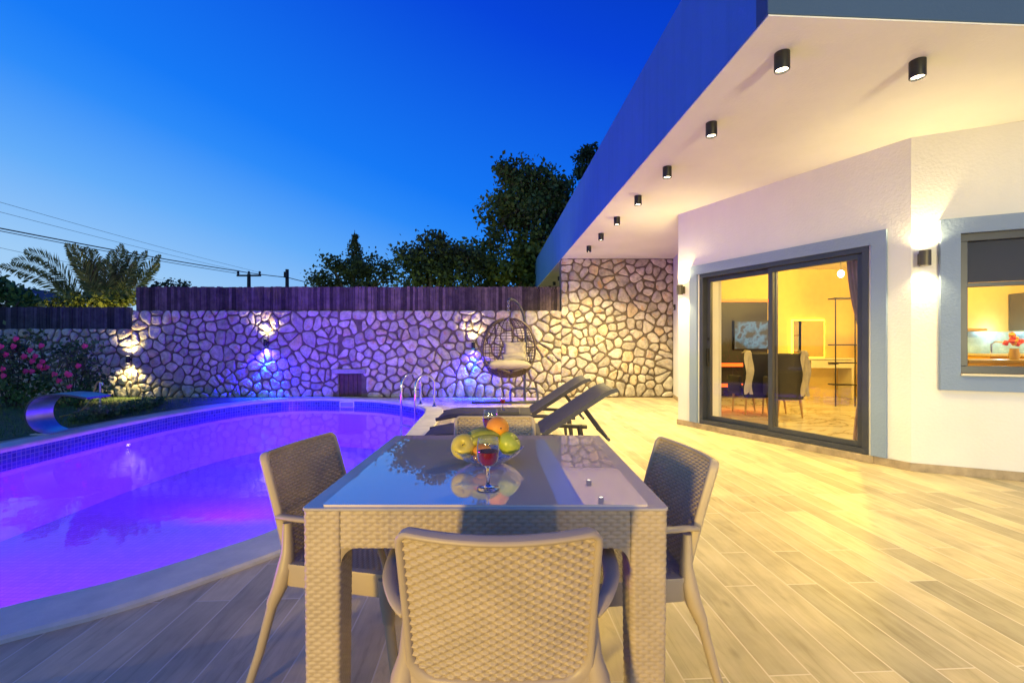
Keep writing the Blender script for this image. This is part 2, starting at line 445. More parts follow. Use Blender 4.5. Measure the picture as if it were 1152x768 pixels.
def lamp(kind, name, loc, power, col, size=.05, rot=(0, 0, 0), angle=None, blend=.4, parent=None):
    d = bpy.data.lights.new(name, kind); d.energy = power; d.color = col
    if kind in ('POINT', 'SPOT'): d.shadow_soft_size = size
    if kind == 'AREA': d.size = size
    if kind == 'SPOT': d.spot_size = math.radians(angle); d.spot_blend = blend
    o = bpy.data.objects.new(name, d)
    o.rotation_euler = rot
    link(o, parent)
    o.location = Vector(loc) - (ORI[parent] if parent is not None else Vector((0, 0, 0)))
    return o
WARM = (1, .76, .15)
WARM2 = (1, .87, .48)

# ------------------------------------------------------------------ pool
pool_ctrl = [(-2.18, 1.935), (-1.88, 2.167), (-1.61, 2.496), (-1.42, 2.83), (-1.30, 3.5), (-1.27, 4.5), (-1.32, 5.6), (-1.39, 6.7), (-1.44, 7.58), (-1.57, 8.12), (-1.92, 8.62),
             (-2.65, 9.22), (-3.3, 9.45), (-4.1, 9.55), (-4.74, 9.38), (-5.24, 8.7), (-5.52, 7.6), (-5.58, 6.6), (-5.56, 5.77), (-5.53, 4.9), (-5.5, 3.6), (-5.35, 2.4), (-4.9, 1.5), (-4.1, 1.05), (-3.2, 1.12), (-2.6, 1.5)]
def catmull(P, sub=6):
    n = len(P); out = []
    for i in range(n):
        p0, p1, p2, p3 = [Vector(P[(i + k) % n]) for k in (-1, 0, 1, 2)]
        for s in range(sub):
            t = s / sub
            out.append(.5 * ((2 * p1) + (p2 - p0) * t + (2 * p0 - 5 * p1 + 4 * p2 - p3) * t * t + (3 * p1 - p0 - 3 * p2 + p3) * t ** 3))
    return out
inner = catmull(pool_ctrl)
def offset(P, d):
    n = len(P); out = []
    for i in range(n):
        t = P[(i + 1) % n] - P[i - 1]; t.normalize()
        out.append(P[i] + Vector((t.y, -t.x)) * d)
    return out
outer = offset(inner, .29)
if sum(inner[i].x * inner[(i + 1) % len(inner)].y - inner[(i + 1) % len(inner)].x * inner[i].y for i in range(len(inner))) < 0:
    outer = offset(inner, -.29)
n = len(inner)
WZ = -.13; CZ = .028; PD = -.98

def sheet(name, outer_poly, holes, z, mat):
    polys = [[Vector((p[0], p[1], 0)) for p in outer_poly]] + [[Vector((p[0], p[1], 0)) for p in h] for h in holes]
    tri = tessellate_polygon(polys)
    v = [(p.x, p.y, z) for q in polys for p in q]
    f = []
    for t in tri:
        a, b, c_ = [Vector(v[i]) for i in t]
        f.append(tuple(t) if (b - a).cross(c_ - a).z > 0 else tuple(t)[::-1])
    mb = MB(); mb.add(v, f)
    o = mb.build(name, mat); tag(o, kind='structure'); return o

sheet('deck', [(-14, -9), (16, -9), (16, 9.98), (-14, 9.98)], [outer], 0.0, M['deck'])
sheet('ground', [(-700, -700), (700, -700), (700, 700), (-700, 700)], [[(-14, -9), (16, -9), (16, 9.98), (-14, 9.98)]], -.004, M['ground'])
sheet('lawn', [(-14, 9.97), (-14, -2), (-6.1, -2), (-6.1, 7.2), (-5.9, 8.6), (-5.45, 9.3), (-5.3, 9.97)], [], .006, M['grass'])

# coping: separate slabs with joints are one mesh
mb = MB()
prof = []
bev = .012
for i in range(n):
    ti = inner[i]; to = outer[i]; d = (to - ti).normalized()
    ii = ti - d * .02
    prof.append([(to.x, to.y, -.02), (to.x, to.y, CZ - bev), ((to - d * bev).x, (to - d * bev).y, CZ), ((ii + d * .018).x, (ii + d * .018).y, CZ), (ii.x, ii.y, CZ - .018), (ii.x, ii.y, -.02), (ti.x, ti.y, -.02)])
arr = np.array(prof + [prof[0]])
mb.grid(arr, flip=True)
cop = mb.build('pool_coping', M['coping'], smooth=True); tag(cop, kind='structure')
# pool shell
mb = MB()
zs = [-.02, PD]
arr = np.array([[(p.x, p.y, z) for z in zs] for p in inner + [inner[0]]])
mb.grid(arr)
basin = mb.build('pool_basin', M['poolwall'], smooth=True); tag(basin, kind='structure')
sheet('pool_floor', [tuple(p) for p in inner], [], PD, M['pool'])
# mosaic waterline band with uv in metres
inner2 = [inner[i] + (inner[i] - outer[i]).normalized() * .004 for i in range(n)]
me = bpy.data.meshes.new('waterline_tiles')
vv = []; L = [0]
for i in range(n + 1):
    p = inner2[i % n]
    if i: L.append(L[-1] + (p - inner2[(i - 1) % n]).length)
    vv += [(p.x, p.y, -.018), (p.x, p.y, -.225)]
ff = [(2 * i, 2 * i + 1, 2 * i + 3, 2 * i + 2) for i in range(n)]
me.from_pydata(vv, [], ff); me.materials.append(M['mosaic'])
uvl = me.uv_layers.new(name='UVMap')
for poly in me.polygons:
    for li in poly.loop_indices:
        vi = me.loops[li].vertex_index
        uvl.data[li].uv = (L[vi // 2], vv[vi][2])
o = bpy.data.objects.new('waterline_tiles', me); COL.objects.link(o); tag(o, kind='structure')
sheet('pool_water', [tuple(p) for p in inner2], [], WZ, M['water'])

# skimmer mouth in the far pool wall
sk_t = thing('skimmer', 'white rectangular skimmer mouth in the blue tiled far pool edge', 'skimmer', (-3.42, 9.44, -.09))
mb = MB(); mb.box((-3.42, 9.44, -.03), (.30, .05, .02)); mb.box((-3.42, 9.44, -.14), (.30, .05, .02)); mb.box((-3.56, 9.44, -.085), (.02, .05, .09)); mb.box((-3.28, 9.44, -.085), (.02, .05, .09))
mb.build('frame', simple('white_plastic', (.75, .76, .78), .4, var=0), sk_t, bevel=.004)
mb = MB(); mb.box((-3.42, 9.455, -.085), (.26, .02, .09)); mb.build('flap', simple('grey_plastic', (.30, .34, .42), .5, var=0), sk_t)

# underwater lamps: violet by the near end, blue by the deep end
for (x, y, z, p, colr, ax, ay, sp_) in ((-2.1, 2.2, -.40, 330, (.55, .0, 1), -1, .9, 150), (-1.62, 3.3, -.4, 140, (.22, .0, 1), -1, .1, 150), (-1.52, 4.6, -.4, 170, (.06, .0, 1), -1, 0, 150), (-1.58, 5.9, -.4, 170, (.02, .0, 1), -1, 0, 150), (-1.68, 7.2, -.4, 150, (.01, .01, 1), -1, .1, 150),
                                       (-3.6, 1.25, -.40, 400, (.60, .0, 1), -.1, 1, 150), (-5.25, 2.6, -.4, 230, (.50, .0, 1), 1, .5, 150), (-3.5, 5.2, -.2, 230, (.15, .0, 1), 0, 1, 170), (-3.6, 7.6, -.2, 330, (.06, .002, 1), 0, 1, 175)):
    lamp('SPOT', 'pool_light', (x, y, z), p, colr, .12, Vector((ax, ay, .02)).to_track_quat('-Z', 'Y').to_euler(), sp_, .5)

# ------------------------------------------------------------------ rubble walls
def clip(poly, px, py, nx, ny):
    out = []
    m_ = len(poly)
    for i in range(m_):
        a = poly[i]; b = poly[(i + 1) % m_]
        da = (a[0] - px) * nx + (a[1] - py) * ny; db = (b[0] - px) * nx + (b[1] - py) * ny
        if da <= 0: out.append(a)
        if da * db < 0:
            t = da / (da - db); out.append((a[0] + (b[0] - a[0]) * t, a[1] + (b[1] - a[1]) * t))
    return out

def rubble(mb, x0, x1, z0, z1, yf, size, seed, holes=()):
    r = random.Random(seed)
    pts = []; W = x1 - x0; Hh = z1 - z0
    target = int(W * Hh / (size * size)); tries = 0
    while len(pts) < target and tries < target * 60:
        tries += 1
        p = (x0 + r.random() * W, z0 + r.random() * Hh)
        mind = size * (.50 + .50 * r.random() ** 1.3)
        if all((p[0] - q[0]) ** 2 + ((p[1] - q[1]) * 1.15) ** 2 > mind * mind for q in pts[-4000:]): pts.append(p)
    P = np.array(pts)
    for i, p in enumerate(pts):
        if any(h[0] < p[0] < h[1] and h[2] < p[1] < h[3] for h in holes): continue
        poly = [(x0, z0), (x1, z0), (x1, z1), (x0, z1)]
        d = (P[:, 0] - p[0]) ** 2 + (P[:, 1] - p[1]) ** 2
        for j in np.argsort(d)[1:22]:
            q = pts[j]; nx, ny = q[0] - p[0], q[1] - p[1]; l = math.hypot(nx, ny); nx /= l; ny /= l
            g = .009 + .012 * r.random()
            poly = clip(poly, (p[0] + q[0]) / 2 - nx * g, (p[1] + q[1]) / 2 - ny * g, nx, ny)
            if len(poly) < 3: break
        for h in holes:                     # keep stones out of openings
            if len(poly) >= 3:
                cx = sum(a[0] for a in poly) / len(poly); cz = sum(a[1] for a in poly) / len(poly)
                if cx < h[0]: poly = clip(poly, h[0] - .012, 0, 1, 0)
                elif cx > h[1]: poly = clip(poly, h[1] + .012, 0, -1, 0)
                elif cz > h[3]: poly = clip(poly, 0, h[3] + .012, 0, -1)
        if len(poly) < 3: continue
        cx = sum(a[0] for a in poly) / len(poly); cz = sum(a[1] for a in poly) / len(poly)
        # round the corners
        for _ in range(2):
            q = []
            for k in range(len(poly)):
                a = poly[k]; b = poly[(k + 1) % len(poly)]
                q.append((a[0] * .8 + b[0] * .2, a[1] * .8 + b[1] * .2)); q.append((a[0] * .2 + b[0] * .8, a[1] * .2 + b[1] * .8))
            poly = q
        # resample to a fixed count
        m_ = 22; cum = [0]
        for k in range(len(poly)):
            a = poly[k]; b = poly[(k + 1) % len(poly)]; cum.append(cum[-1] + math.hypot(b[0] - a[0], b[1] - a[1]))
        if cum[-1] < .12: continue
        ring = []
        for k in range(m_):
            s = cum[-1] * k / m_; t = 0
            while cum[t + 1] < s: t += 1
            a = poly[t]; b = poly[(t + 1) % len(poly)]; u = (s - cum[t]) / max(1e-9, cum[t + 1] - cum[t])
            ring.append((a[0] + (b[0] - a[0]) * u, a[1] + (b[1] - a[1]) * u))
        hgt = .020 + .022 * r.random(); tx = (r.random() - .5) * .12; tz = (r.random() - .5) * .12
        v = []; so = r.random() * 50
        for (sc_, hh) in ((1.0, -.01), (.985, .35), (.93, .68), (.80, .90), (.55, 1.0), (.26, 1.02)):
            for (x, z) in ring:
                xx = cx + (x - cx) * sc_; zz = cz + (z - cz) * sc_
                nzv = noise.noise(Vector((xx * 7, zz * 7, so))) * .020 + noise.noise(Vector((xx * 19, zz * 19, so))) * .014
                ed = noise.noise(Vector((xx * 12, zz * 12, so + 9))) * .020
                v.append((xx + ed, yf - hgt * hh - (nzv + (xx - cx) * tx + (zz - cz) * tz) * min(1, max(0, hh)), zz + ed * .7))
        v.append((cx, yf - hgt * 1.02, cz))
        f = []
        for ri in range(5):
            for k in range(m_):
                k2 = (k + 1) % m_
                f.append((ri * m_ + k, ri * m_ + k2, (ri + 1) * m_ + k2, (ri + 1) * m_ + k))
        for k in range(m_): f.append((5 * m_ + k, 5 * m_ + (k + 1) % m_, 6 * m_))
        mb.add(v, f, r.random())

YW = 9.98
HX0, HX1, HZ1 = -3.80, -3.30, .52
sw = thing('stone_wall', 'long wall of pale rubble stones in dark mortar behind the pool and terrace', 'wall', (-5, YW, 0))
mb = MB()
mb.prism([(-14, YW), (HX0, YW), (HX0, YW + .4), (-14, YW + .4)], 0, 1.50)
mb.prism([(-8.33, YW + .001), (HX0, YW + .001), (HX0, YW + .399), (-8.33, YW + .399)], 1.50, 1.90)
mb.prism([(HX0, YW), (HX1, YW), (HX1, YW + .4), (HX0, YW + .4)], HZ1, 1.90)
mb.prism([(HX1, YW), (1.08, YW), (1.08, YW + .4), (HX1, YW + .4)], 0, 1.90)
mb.prism([(1.08, YW), (3.9, YW), (3.9, YW + .4), (1.08, YW + .4)], 0, 3.045)
mb.build('mortar_core', M['mortar'], sw)
mb = MB()
rubble(mb, -14, -8.34, 0, 1.50, YW, .205, 3)
rubble(mb, -8.32, 1.08, 0, 1.90, YW, .21, 5, holes=[(HX0, HX1, -1, HZ1 + .11)])
rubble(mb, 1.08, 3.525, 0.02, 3.03, YW, .205, 11)
mb.build('stone_facing', M['stone'], sw, smooth='full', attr=True)
# hatch
ht = thing('wall_hatch', 'small dark brown wooden hatch under a stone lintel in the rubble wall', 'hatch', ((HX0 + HX1) / 2, YW, 0))
mb = MB()
for k in range(5): mb.box((HX0 + .05 + k * .1, YW + .06, .255), (.094, .03, .49))
mb.build('door_panel', M['hatch'], ht, bevel=.004)
mb = MB(); mb.box(((HX0 + HX1) / 2, YW - .02, HZ1 + .055), (.74, .16, .10)); mb.build('lintel', simple('lintel_stone', (.30, .27, .25), .85, var=.25, bump=.5), ht, bevel=.01)

# ------------------------------------------------------------------ plank fences on the wall
def fence(name, label, x0, x1, z0, z1, mat, seed):
    r = random.Random(seed)
    t = thing(name, label, 'fence', ((x0 + x1) / 2, YW + .05, z0))
    mb = MB(); x = x0
    while x < x1 - .03:
        wd = min(.05 + .035 * r.random(), x1 - x)
        gap = .006 if r.random() < .97 else .012
        hh = (z1 - z0) + (r.random() - .5) * .02
        R = Matrix.Rotation((r.random() - .5) * .012, 3, 'Y')
        mb.box((x + wd / 2, YW + .05 + (r.random() - .5) * .012, z0 + hh / 2 - .005), (wd - gap, .022, hh), R=R, a=r.random())
        x += wd
    mb.box(((x0 + x1) / 2, YW + .067, (z0 + z1) / 2 - .02), (x1 - x0 - .02, .006, z1 - z0 - .06), a=0.0)
    mb.build('slat_panel', mat, t, attr=True)
    for zz in (z0 + .1, z1 - .1):
        mb = MB(); mb.box(((x0 + x1) / 2, YW + .09, zz), (x1 - x0, .04, .06)); mb.build('rail', mat, t)
    k = x0 + .3
    while k < x1:
        mb = MB(); mb.box((k, YW + .14, (z0 + z1) / 2), (.07, .06, z1 - z0 - .02)); mb.build('post', mat, t); k += 1.9
    return t
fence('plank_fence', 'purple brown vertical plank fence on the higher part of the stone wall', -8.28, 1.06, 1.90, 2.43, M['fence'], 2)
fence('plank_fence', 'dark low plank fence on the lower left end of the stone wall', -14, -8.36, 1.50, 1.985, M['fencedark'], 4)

# ------------------------------------------------------------------ wall lamps on the stone wall
def stone_lamp(x, z, label, down_col, down_mat, up_p, dn_p):
    yy = YW - .11
    t = thing('wall_lamp', label, 'wall lamp', (x, yy, z), 'up and down lamps on the stone wall')
    mb = MB(); mb.lathe([(.0, -.075), (.036, -.075), (.04, -.07), (.04, .07), (.036, .075), (0, .075)], (x, yy, z), 16); mb.box((x, yy + .05, z), (.05, .08, .06))
    mb.build('housing', M['black'], t, smooth=True)
    mb = MB(); mb.lathe([(.0, .079), (.033, .079)], (x, yy, z), 16); mb.build('top_lens', M['lampwarm'], t)
    mb = MB(); mb.lathe([(.033, -.079), (.0, -.079)], (x, yy, z), 16); mb.build('bottom_lens', down_mat, t)
    lamp('SPOT', 'up_light', (x, yy, z + .09), up_p, (1, .80, .30), .03, (PI, 0, 0), 125, .8, t)
    lamp('SPOT', 'down_light', (x, yy, z - .09), dn_p, down_col, .03, (0, 0, 0), 135, .7, t)
    if down_mat is M['lampcyan']: lamp('SPOT', 'lens_glow', (x, yy, z - .09), 60, (0, .75, 1), .02, (0, 0, 0), 75, 1, t)
    return t
BLU = (.008, .004, 1)
stone_lamp(-8.33, .83, 'lit lamp shining yellow both ways on the stone wall by the rose bushes', (1, .80, .30), M['lampwarm'], 75, 85)
stone_lamp(-5.35, 1.20, 'lit lamp shining yellow up and blue down between the water spout and the hatch', BLU, M['lampcyan'], 55, 1000)
stone_lamp(-.84, 1.14, 'lit lamp shining yellow up and blue down beside the hanging egg chair', BLU, M['lampcyan'], 55, 1000)

# ------------------------------------------------------------------ the house
u = Vector((-math.sin(HA), math.cos(HA), 0)); vdir = Vector((math.cos(HA), math.sin(HA), 0))
F0 = Vector((1.47, 2.63, 0)); SZ = 3.05; TZ = 4.02
A = Vector((2.41, 6.6)); B = Vector((3.64, 4.15)); Cc = B + Vector((.91, -.415)) * 3.6
house = thing('house', 'white rendered villa with deep roof overhang, blue grey trims and lit rooms', 'house', (5, 7, 0))

def wallseg(mb, p0, p1, openings, z0, z1, th=.2, flip=1):
    """wall from p0 to p1 (outer face), openings [(s0,s1,za,zb)]"""
    p0 = Vector(p0); p1 = Vector(p1); d = p1 - p0; Lg = d.length; d.normalize()
    nrm = Vector((-d.y, d.x)) * flip         # into the room
    def piece(s0, s1, a, b):
        if s1 - s0 < 1e-4 or b - a < 1e-4: return
        q = [p0 + d * s0, p0 + d * s1, p0 + d * s1 + nrm * th, p0 + d * s0 + nrm * th]
        mb.prism(q, a, b)
    s = 0
    for (s0, s1, a, b) in openings:
        piece(s, s0, z0, z1); piece(s0, s1, z0, a); piece(s0, s1, b, z1); s = s1
    piece(s, Lg, z0, z1)

DS0, DS1, DZ0, DZ1 = .385, 2.405, .075, 2.115
WS0, WS1, WZ0, WZ1 = .325, 1.75, .885, 2.12
mb = MB()
wallseg(mb, A, B, [(DS0, DS1, .03, DZ1)], 0.0, SZ)
wallseg(mb, B, Cc, [(WS0, WS1, WZ0, WZ1)], 0.0, SZ)
nA = Vector((.894, .449)); A2 = A + nA * .60; E = Vector((3.53, YW - .012))
wallseg(mb, A2, A, [], 0.0, SZ)
wallseg(mb, E, A2, [], 0.0, SZ)
mb.build('outer_wall', M['plaster'], house)
def on(p0, p1, s, out=0):
    d = (p1 - p0).normalized(); nr = Vector((-d.y, d.x))
    return p0 + d * s - nr * out
def ang(p0, p1): d = p1 - p0; return math.atan2(d.y, d.x)
# inner shell of the rooms
mb = MB()
inn = [(3.83, 9.85), (7.45, 9.85), (7.45, 7.75), (9.7, 7.75), (9.7, 2.4)]
for a_, b_ in zip(inn[:-1], inn[1:]): wallseg(mb, a_, b_, [], .03, 2.78, .1)
mb.build('inner_wall', simple('warm_interior_paint', (.80, .58, .19), .7, var=.05), house)
fl = [A + Vector((.2, .05)), B + Vector((.15, .1)), Cc + Vector((0, .15)), Vector((9.7, 2.4)), Vector((9.7, 9.85)), Vector((3.83, 9.85)), A2 + Vector((.2, .1))]
mm, nt_, b_ = newmat('marble_floor')
tc = N(nt_, 'ShaderNodeTexCoord'); nz = N(nt_, 'ShaderNodeTexNoise', Scale=.9, Detail=9.0, Roughness=.6); nz.inputs['Distortion'].default_value = 1.6
nt_.links.new(tc.outputs['Object'], nz.inputs['Vector'])
nt_.links.new(ramp(nt_, nz.outputs['Fac'], [(.40, (.72, .68, .60)), (.485, (.66, .57, .44)), (.5, (.25, .2, .14)), (.515, (.66, .57, .44)), (.6, (.74, .70, .62))]), b_.inputs['Base Color'])
b_.inputs['Roughness'].default_value = .15
mb = MB(); mb.prism([tuple(p) for p in fl], .0, .03); mb.build('inner_floor', mm, house)
mb = MB(); mb.prism([tuple(p) for p in fl], 2.78, 2.85); mb.build('inner_ceiling', simple('ceiling_paint', (.8, .76, .66), .8, var=.03), house)
# roof slab with parapet
def hp(a_, b_): q = F0 + vdir * a_ + u * b_; return (q.x, q.y)
mb = MB(); mb.prism([hp(.12, .12), hp(14, .12), hp(14, 14.6), hp(.12, 14.6)], SZ, SZ + .18)
mb.prism([hp(.004, -.014), hp(14, -.014), hp(14, 14.59), hp(.004, 14.59)], SZ - .014, SZ - .0055); mb.build('soffit', M['soffit'], house)
mb = MB(); mb.prism([hp(0, 0.10), hp(.118, 0.10), hp(.118, 7.35), hp(0, 7.35)], SZ - .002, TZ); mb.prism([hp(0, 7.353), hp(.118, 7.353), hp(.118, 14.6), hp(0, 14.6)], SZ - .002, TZ - .002)
mb.build('fascia', M['fascia'], house, bevel=.006)
mb = MB(); mb.prism([hp(-.004, -.02), hp(14, -.02), hp(14, .097), hp(-.004, .097)], SZ - .004, SZ + .17)
mb.build('eave_band', M['roofband'], house, bevel=.005)
mb = MB(); mb.prism([hp(.02, .03), hp(14, .03), hp(14, .40), hp(.02, .40)], SZ + .185, TZ); mb.build('parapet', M['plaster'], house)
mb = MB(); mb.prism([hp(.125, .41), hp(14, .41), hp(14, 14.6), hp(.125, 14.6)], SZ + .19, SZ + .32); mb.build('roof', M['ground'], house)
# skirting
def skirt_part(q):
    mb = MB(); mb.prism(q, .001, .075); mb.build('skirting', M['skirt'], house)
for (p0, p1, gaps) in ((A, B, [(DS0 - .05, DS1 + .05)]), (B, Cc, [])):
    d = (p1 - p0); Lg = d.length; s = -.012
    for (g0, g1) in gaps + [(Lg + .004, None)]:
        q = [on(p0, p1, s, .002), on(p0, p1, g0, .002), on(p0, p1, g0, .016), on(p0, p1, s, .016)]
        skirt_part(q)
        if g1: s = g1
skirt_part([on(A2, A, .1, .002), on(A2, A, .612, .002), on(A2, A, .612, .016), on(A2, A, .1, .016)])
skirt_part([on(E, A2, .02, .002), on(E, A2, 3.0, .002), on(E, A2, 3.0, .016), on(E, A2, .02, .016)])
# blue grey trims
def trim_frame(mb, p0, p1, s0, s1, z0, z1, w_, proud, bottom=True):
    th = proud
    def pc(a0, a1, b0, b1):
        q = [on(p0, p1, a0, -.01), on(p0, p1, a1, -.01), on(p0, p1, a1, th), on(p0, p1, a0, th)]
        mb.prism(q, b0, b1)
    pc(s0 - w_, s0, z0 if not bottom else z0 - w_, z1 + w_); pc(s1, s1 + w_, z0 if not bottom else z0 - w_, z1 + w_)
    pc(s0, s1, z1, z1 + w_)
    if bottom: pc(s0, s1, z0 - w_, z0)
mb = MB(); trim_frame(mb, A, B, DS0 - .03, DS1 + .03, .077, DZ1, .125, .03, False); mb.build('door_trim', M['trim'], house)
mb = MB(); trim_frame(mb, B, Cc, WS0, WS1, WZ0, WZ1, .135, .05); mb.build('window_trim', M['trim'], house)
mb = MB(); q = [on(B, Cc, WS0 - .0, 0), on(B, Cc, WS1, 0), on(B, Cc, WS1, .075), on(B, Cc, WS0, .075)]; mb.prism(q, WZ0 - .004, WZ0 + .012); mb.build('window_sill', simple('sill_stone', (.62, .55, .42), .4, var=.1), house)
# door plinth
mb = MB(); q = [on(A, B, DS0 - .05, -.1), on(A, B, DS1 + .05, -.1), on(A, B, DS1 + .05, .035), on(A, B, DS0 - .05, .035)]; mb.prism(q, .001, .073); mb.build('door_plinth', M['skirt'], house, bevel=.004)
# sliding door
dr = MB()
def bar(mb, p0, p1, s0, s1, z0, z1, o0, o1):
    mb.prism([on(p0, p1, s0, o1), on(p0, p1, s1, o1), on(p0, p1, s1, o0), on(p0, p1, s0, o0)], z0, z1)
fw = .055
bar(dr, A, B, DS0, DS1, DZ0, DZ0 + fw, .012, -.13); bar(dr, A, B, DS0, DS1, DZ1 - fw, DZ1, .012, -.13)
bar(dr, A, B, DS0, DS0 + fw, DZ0 + fw, DZ1 - fw, .012, -.13); bar(dr, A, B, DS1 - fw, DS1, DZ0 + fw, DZ1 - fw, .012, -.13)
door = dr.build('sliding_door', M['frame'], house, bevel=.003)
mid = (DS0 + DS1) / 2 - .01
for (a0, a1, oo) in ((DS0 + fw, mid + .03, -.075), (mid - .03, DS1 - fw, -.02)):
    s_ = MB(); st_ = .055; z0 = DZ0 + fw + .002; z1 = DZ1 - fw - .002
    bar(s_, A, B, a0 + .001, a0 + st_, z0, z1, oo, oo - .045); bar(s_, A, B, a1 - st_, a1 - .001, z0, z1, oo, oo - .045)
    bar(s_, A, B, a0 + st_, a1 - st_, z0, z0 + st_, oo, oo - .045); bar(s_, A, B, a0 + st_, a1 - st_, z1 - st_, z1, oo, oo - .045)
    s_.build('sash', M['frame'], door, bevel=.003)
    g_ = MB(); p0_ = on(A, B, a0 + st_, oo - .02); p1_ = on(A, B, a1 - st_, oo - .02)
    g_.add([(p0_.x, p0_.y, z0 + st_), (p1_.x, p1_.y, z0 + st_), (p1_.x, p1_.y, z1 - st_), (p0_.x, p0_.y, z1 - st_)], [(0, 1, 2, 3)]); g_.build('pane', M['pane'], door)
mb = MB(); bar(mb, A, B, DS0 + fw + .018, DS0 + fw + .038, .86, 1.10, -.04, -.074); bar(mb, A, B, DS0 + fw + .012, DS0 + fw + .044, 1.2, 1.25, -.065, -.074); mb.build('handle', M['black'], door, bevel=.003)
# window
wf = MB(); fw2 = .065
bar(wf, B, Cc, WS0, WS1, WZ0 + .013, WZ0 + .013 + fw2, .0, -.08); bar(wf, B, Cc, WS0, WS1, WZ1 - fw2, WZ1, .0, -.08)
bar(wf, B, Cc, WS0, WS0 + fw2, WZ0 + .013 + fw2, WZ1 - fw2, .0, -.08); bar(wf, B, Cc, WS1 - fw2, WS1, WZ0 + .013 + fw2, WZ1 - fw2, .0, -.08)
bar(wf, B, Cc, WS0 + fw2, WS1 - fw2, 1.655, 1.69, -.01, -.06)
win = wf.build('window', M['frame'], house, bevel=.003)
for (z0, z1) in ((WZ0 + .013 + fw2, 1.655), (1.69, WZ1 - fw2)):
    g_ = MB(); p0_ = on(B, Cc, WS0 + fw2, -.035); p1_ = on(B, Cc, WS1 - fw2, -.035)
    g_.add([(p0_.x, p0_.y, z0), (p1_.x, p1_.y, z0), (p1_.x, p1_.y, z1), (p0_.x, p0_.y, z1)], [(0, 1, 2, 3)]); g_.build('pane', M['pane'], win)
mb = MB(); zz = 1.70
while zz < 2.06:
    q0 = on(B, Cc, WS0 + .06, -.09); q1 = on(B, Cc, WS1 - .06, -.09); k0 = on(B, Cc, WS0 + .06, -.105); k1 = on(B, Cc, WS1 - .06, -.105)
    mb.add([(q0.x, q0.y, zz), (q1.x, q1.y, zz), (k1.x, k1.y, zz + .0195), (k0.x, k0.y, zz + .0195)], [(0, 1, 2, 3)]); zz += .0165
mb.build('blind', simple('blind_grey', (.055, .05, .065), .6, var=.05), win)

# curtain inside the door
ct = thing('curtain', 'long dusky mauve curtain hanging behind the right door pane', 'curtain', (*on(A, B, 2.2, -.3), .05))
arr = []
for i in range(60):
    s = 2.13 + .25 * i / 59
    row = []
    for k in range(24):
        z = .05 + 2.3 * k / 23
        pull = .10 * math.exp(-((z - 1.0) / .5) ** 2)
        ss = s + pull * (1 - (s - 2.13) / .25) + .16 * max(0, (z - 1.2) / 1.2) * (-(1 - (s - 2.13) / .25)) * .5
        p = on(A, B, ss, -.26 - .025 * math.sin(i * .95 + .3 * math.sin(k * .3)))
        row.append((p.x, p.y, z))
    arr.append(row)
mb = MB(); mb.grid(np.array(arr)); mb.build('drape', simple('curtain_cloth', (.55, .36, .31), .9, var=.1), ct, smooth='full')

# small boxes and lamps on the house walls
def house_lamp(p0, p1, s, z, label):
    p = on(p0, p1, s, .075); a_ = ang(p0, p1)
    t = thing('wall_lamp', label, 'wall lamp', (p.x, p.y, z), 'up and down lamps on the house wall')
    mb = MB(); R = Matrix.Rotation(a_, 3, 'Z')
    mb.lathe([(.03, -.066), (.042, -.068), (.042, .068), (.03, .066)], (p.x, p.y, z), 20)
    b_ = on(p0, p1, s, .018); mb.box((b_.x, b_.y, z), (.06, .036, .1), a_)
    mb.build('housing', M['bronze'], t, smooth=True)
    mb = MB(); mb.lathe([(.0, .055), (.036, .055)], (p.x, p.y, z), 16); mb.build('top_lens', M['lampwarm'], t)
    mb = MB(); mb.lathe([(.036, -.055), (.0, -.055)], (p.x, p.y, z), 16); mb.build('bottom_lens', M['lampwarm'], t)
    lamp('SPOT', 'up_light', (p.x, p.y, z + .08), 40, (1, .80, .33), .03, (PI, 0, 0), 140, .7, t)
    lamp('SPOT', 'down_light', (p.x, p.y, z - .08), 30, (1, .80, .33), .03, (0, 0, 0), 115, .7, t)
house_lamp(B, Cc, .075, 1.92, 'lit bronze wall lamp on the white wall left of the kitchen window')
house_lamp(A, B, .10, 1.93, 'lit bronze wall lamp on the narrow white wall left of the sliding door')
ic = thing('intercom', 'tiny dark box on the far white wall beside the tall stone wall', 'intercom', (3.50, 9.7, 1.95))
mb = MB(); mb.box((3.475, 9.7, 1.95), (.06, .07, .12)); mb.build('case', M['black'], ic, bevel=.008)
mb = MB(); mb.box((3.4435, 9.7, 1.93), (.004, .05, .05)); mb.build('grille', simple('grey_grille', (.4, .4, .4), .5, var=0), ic)

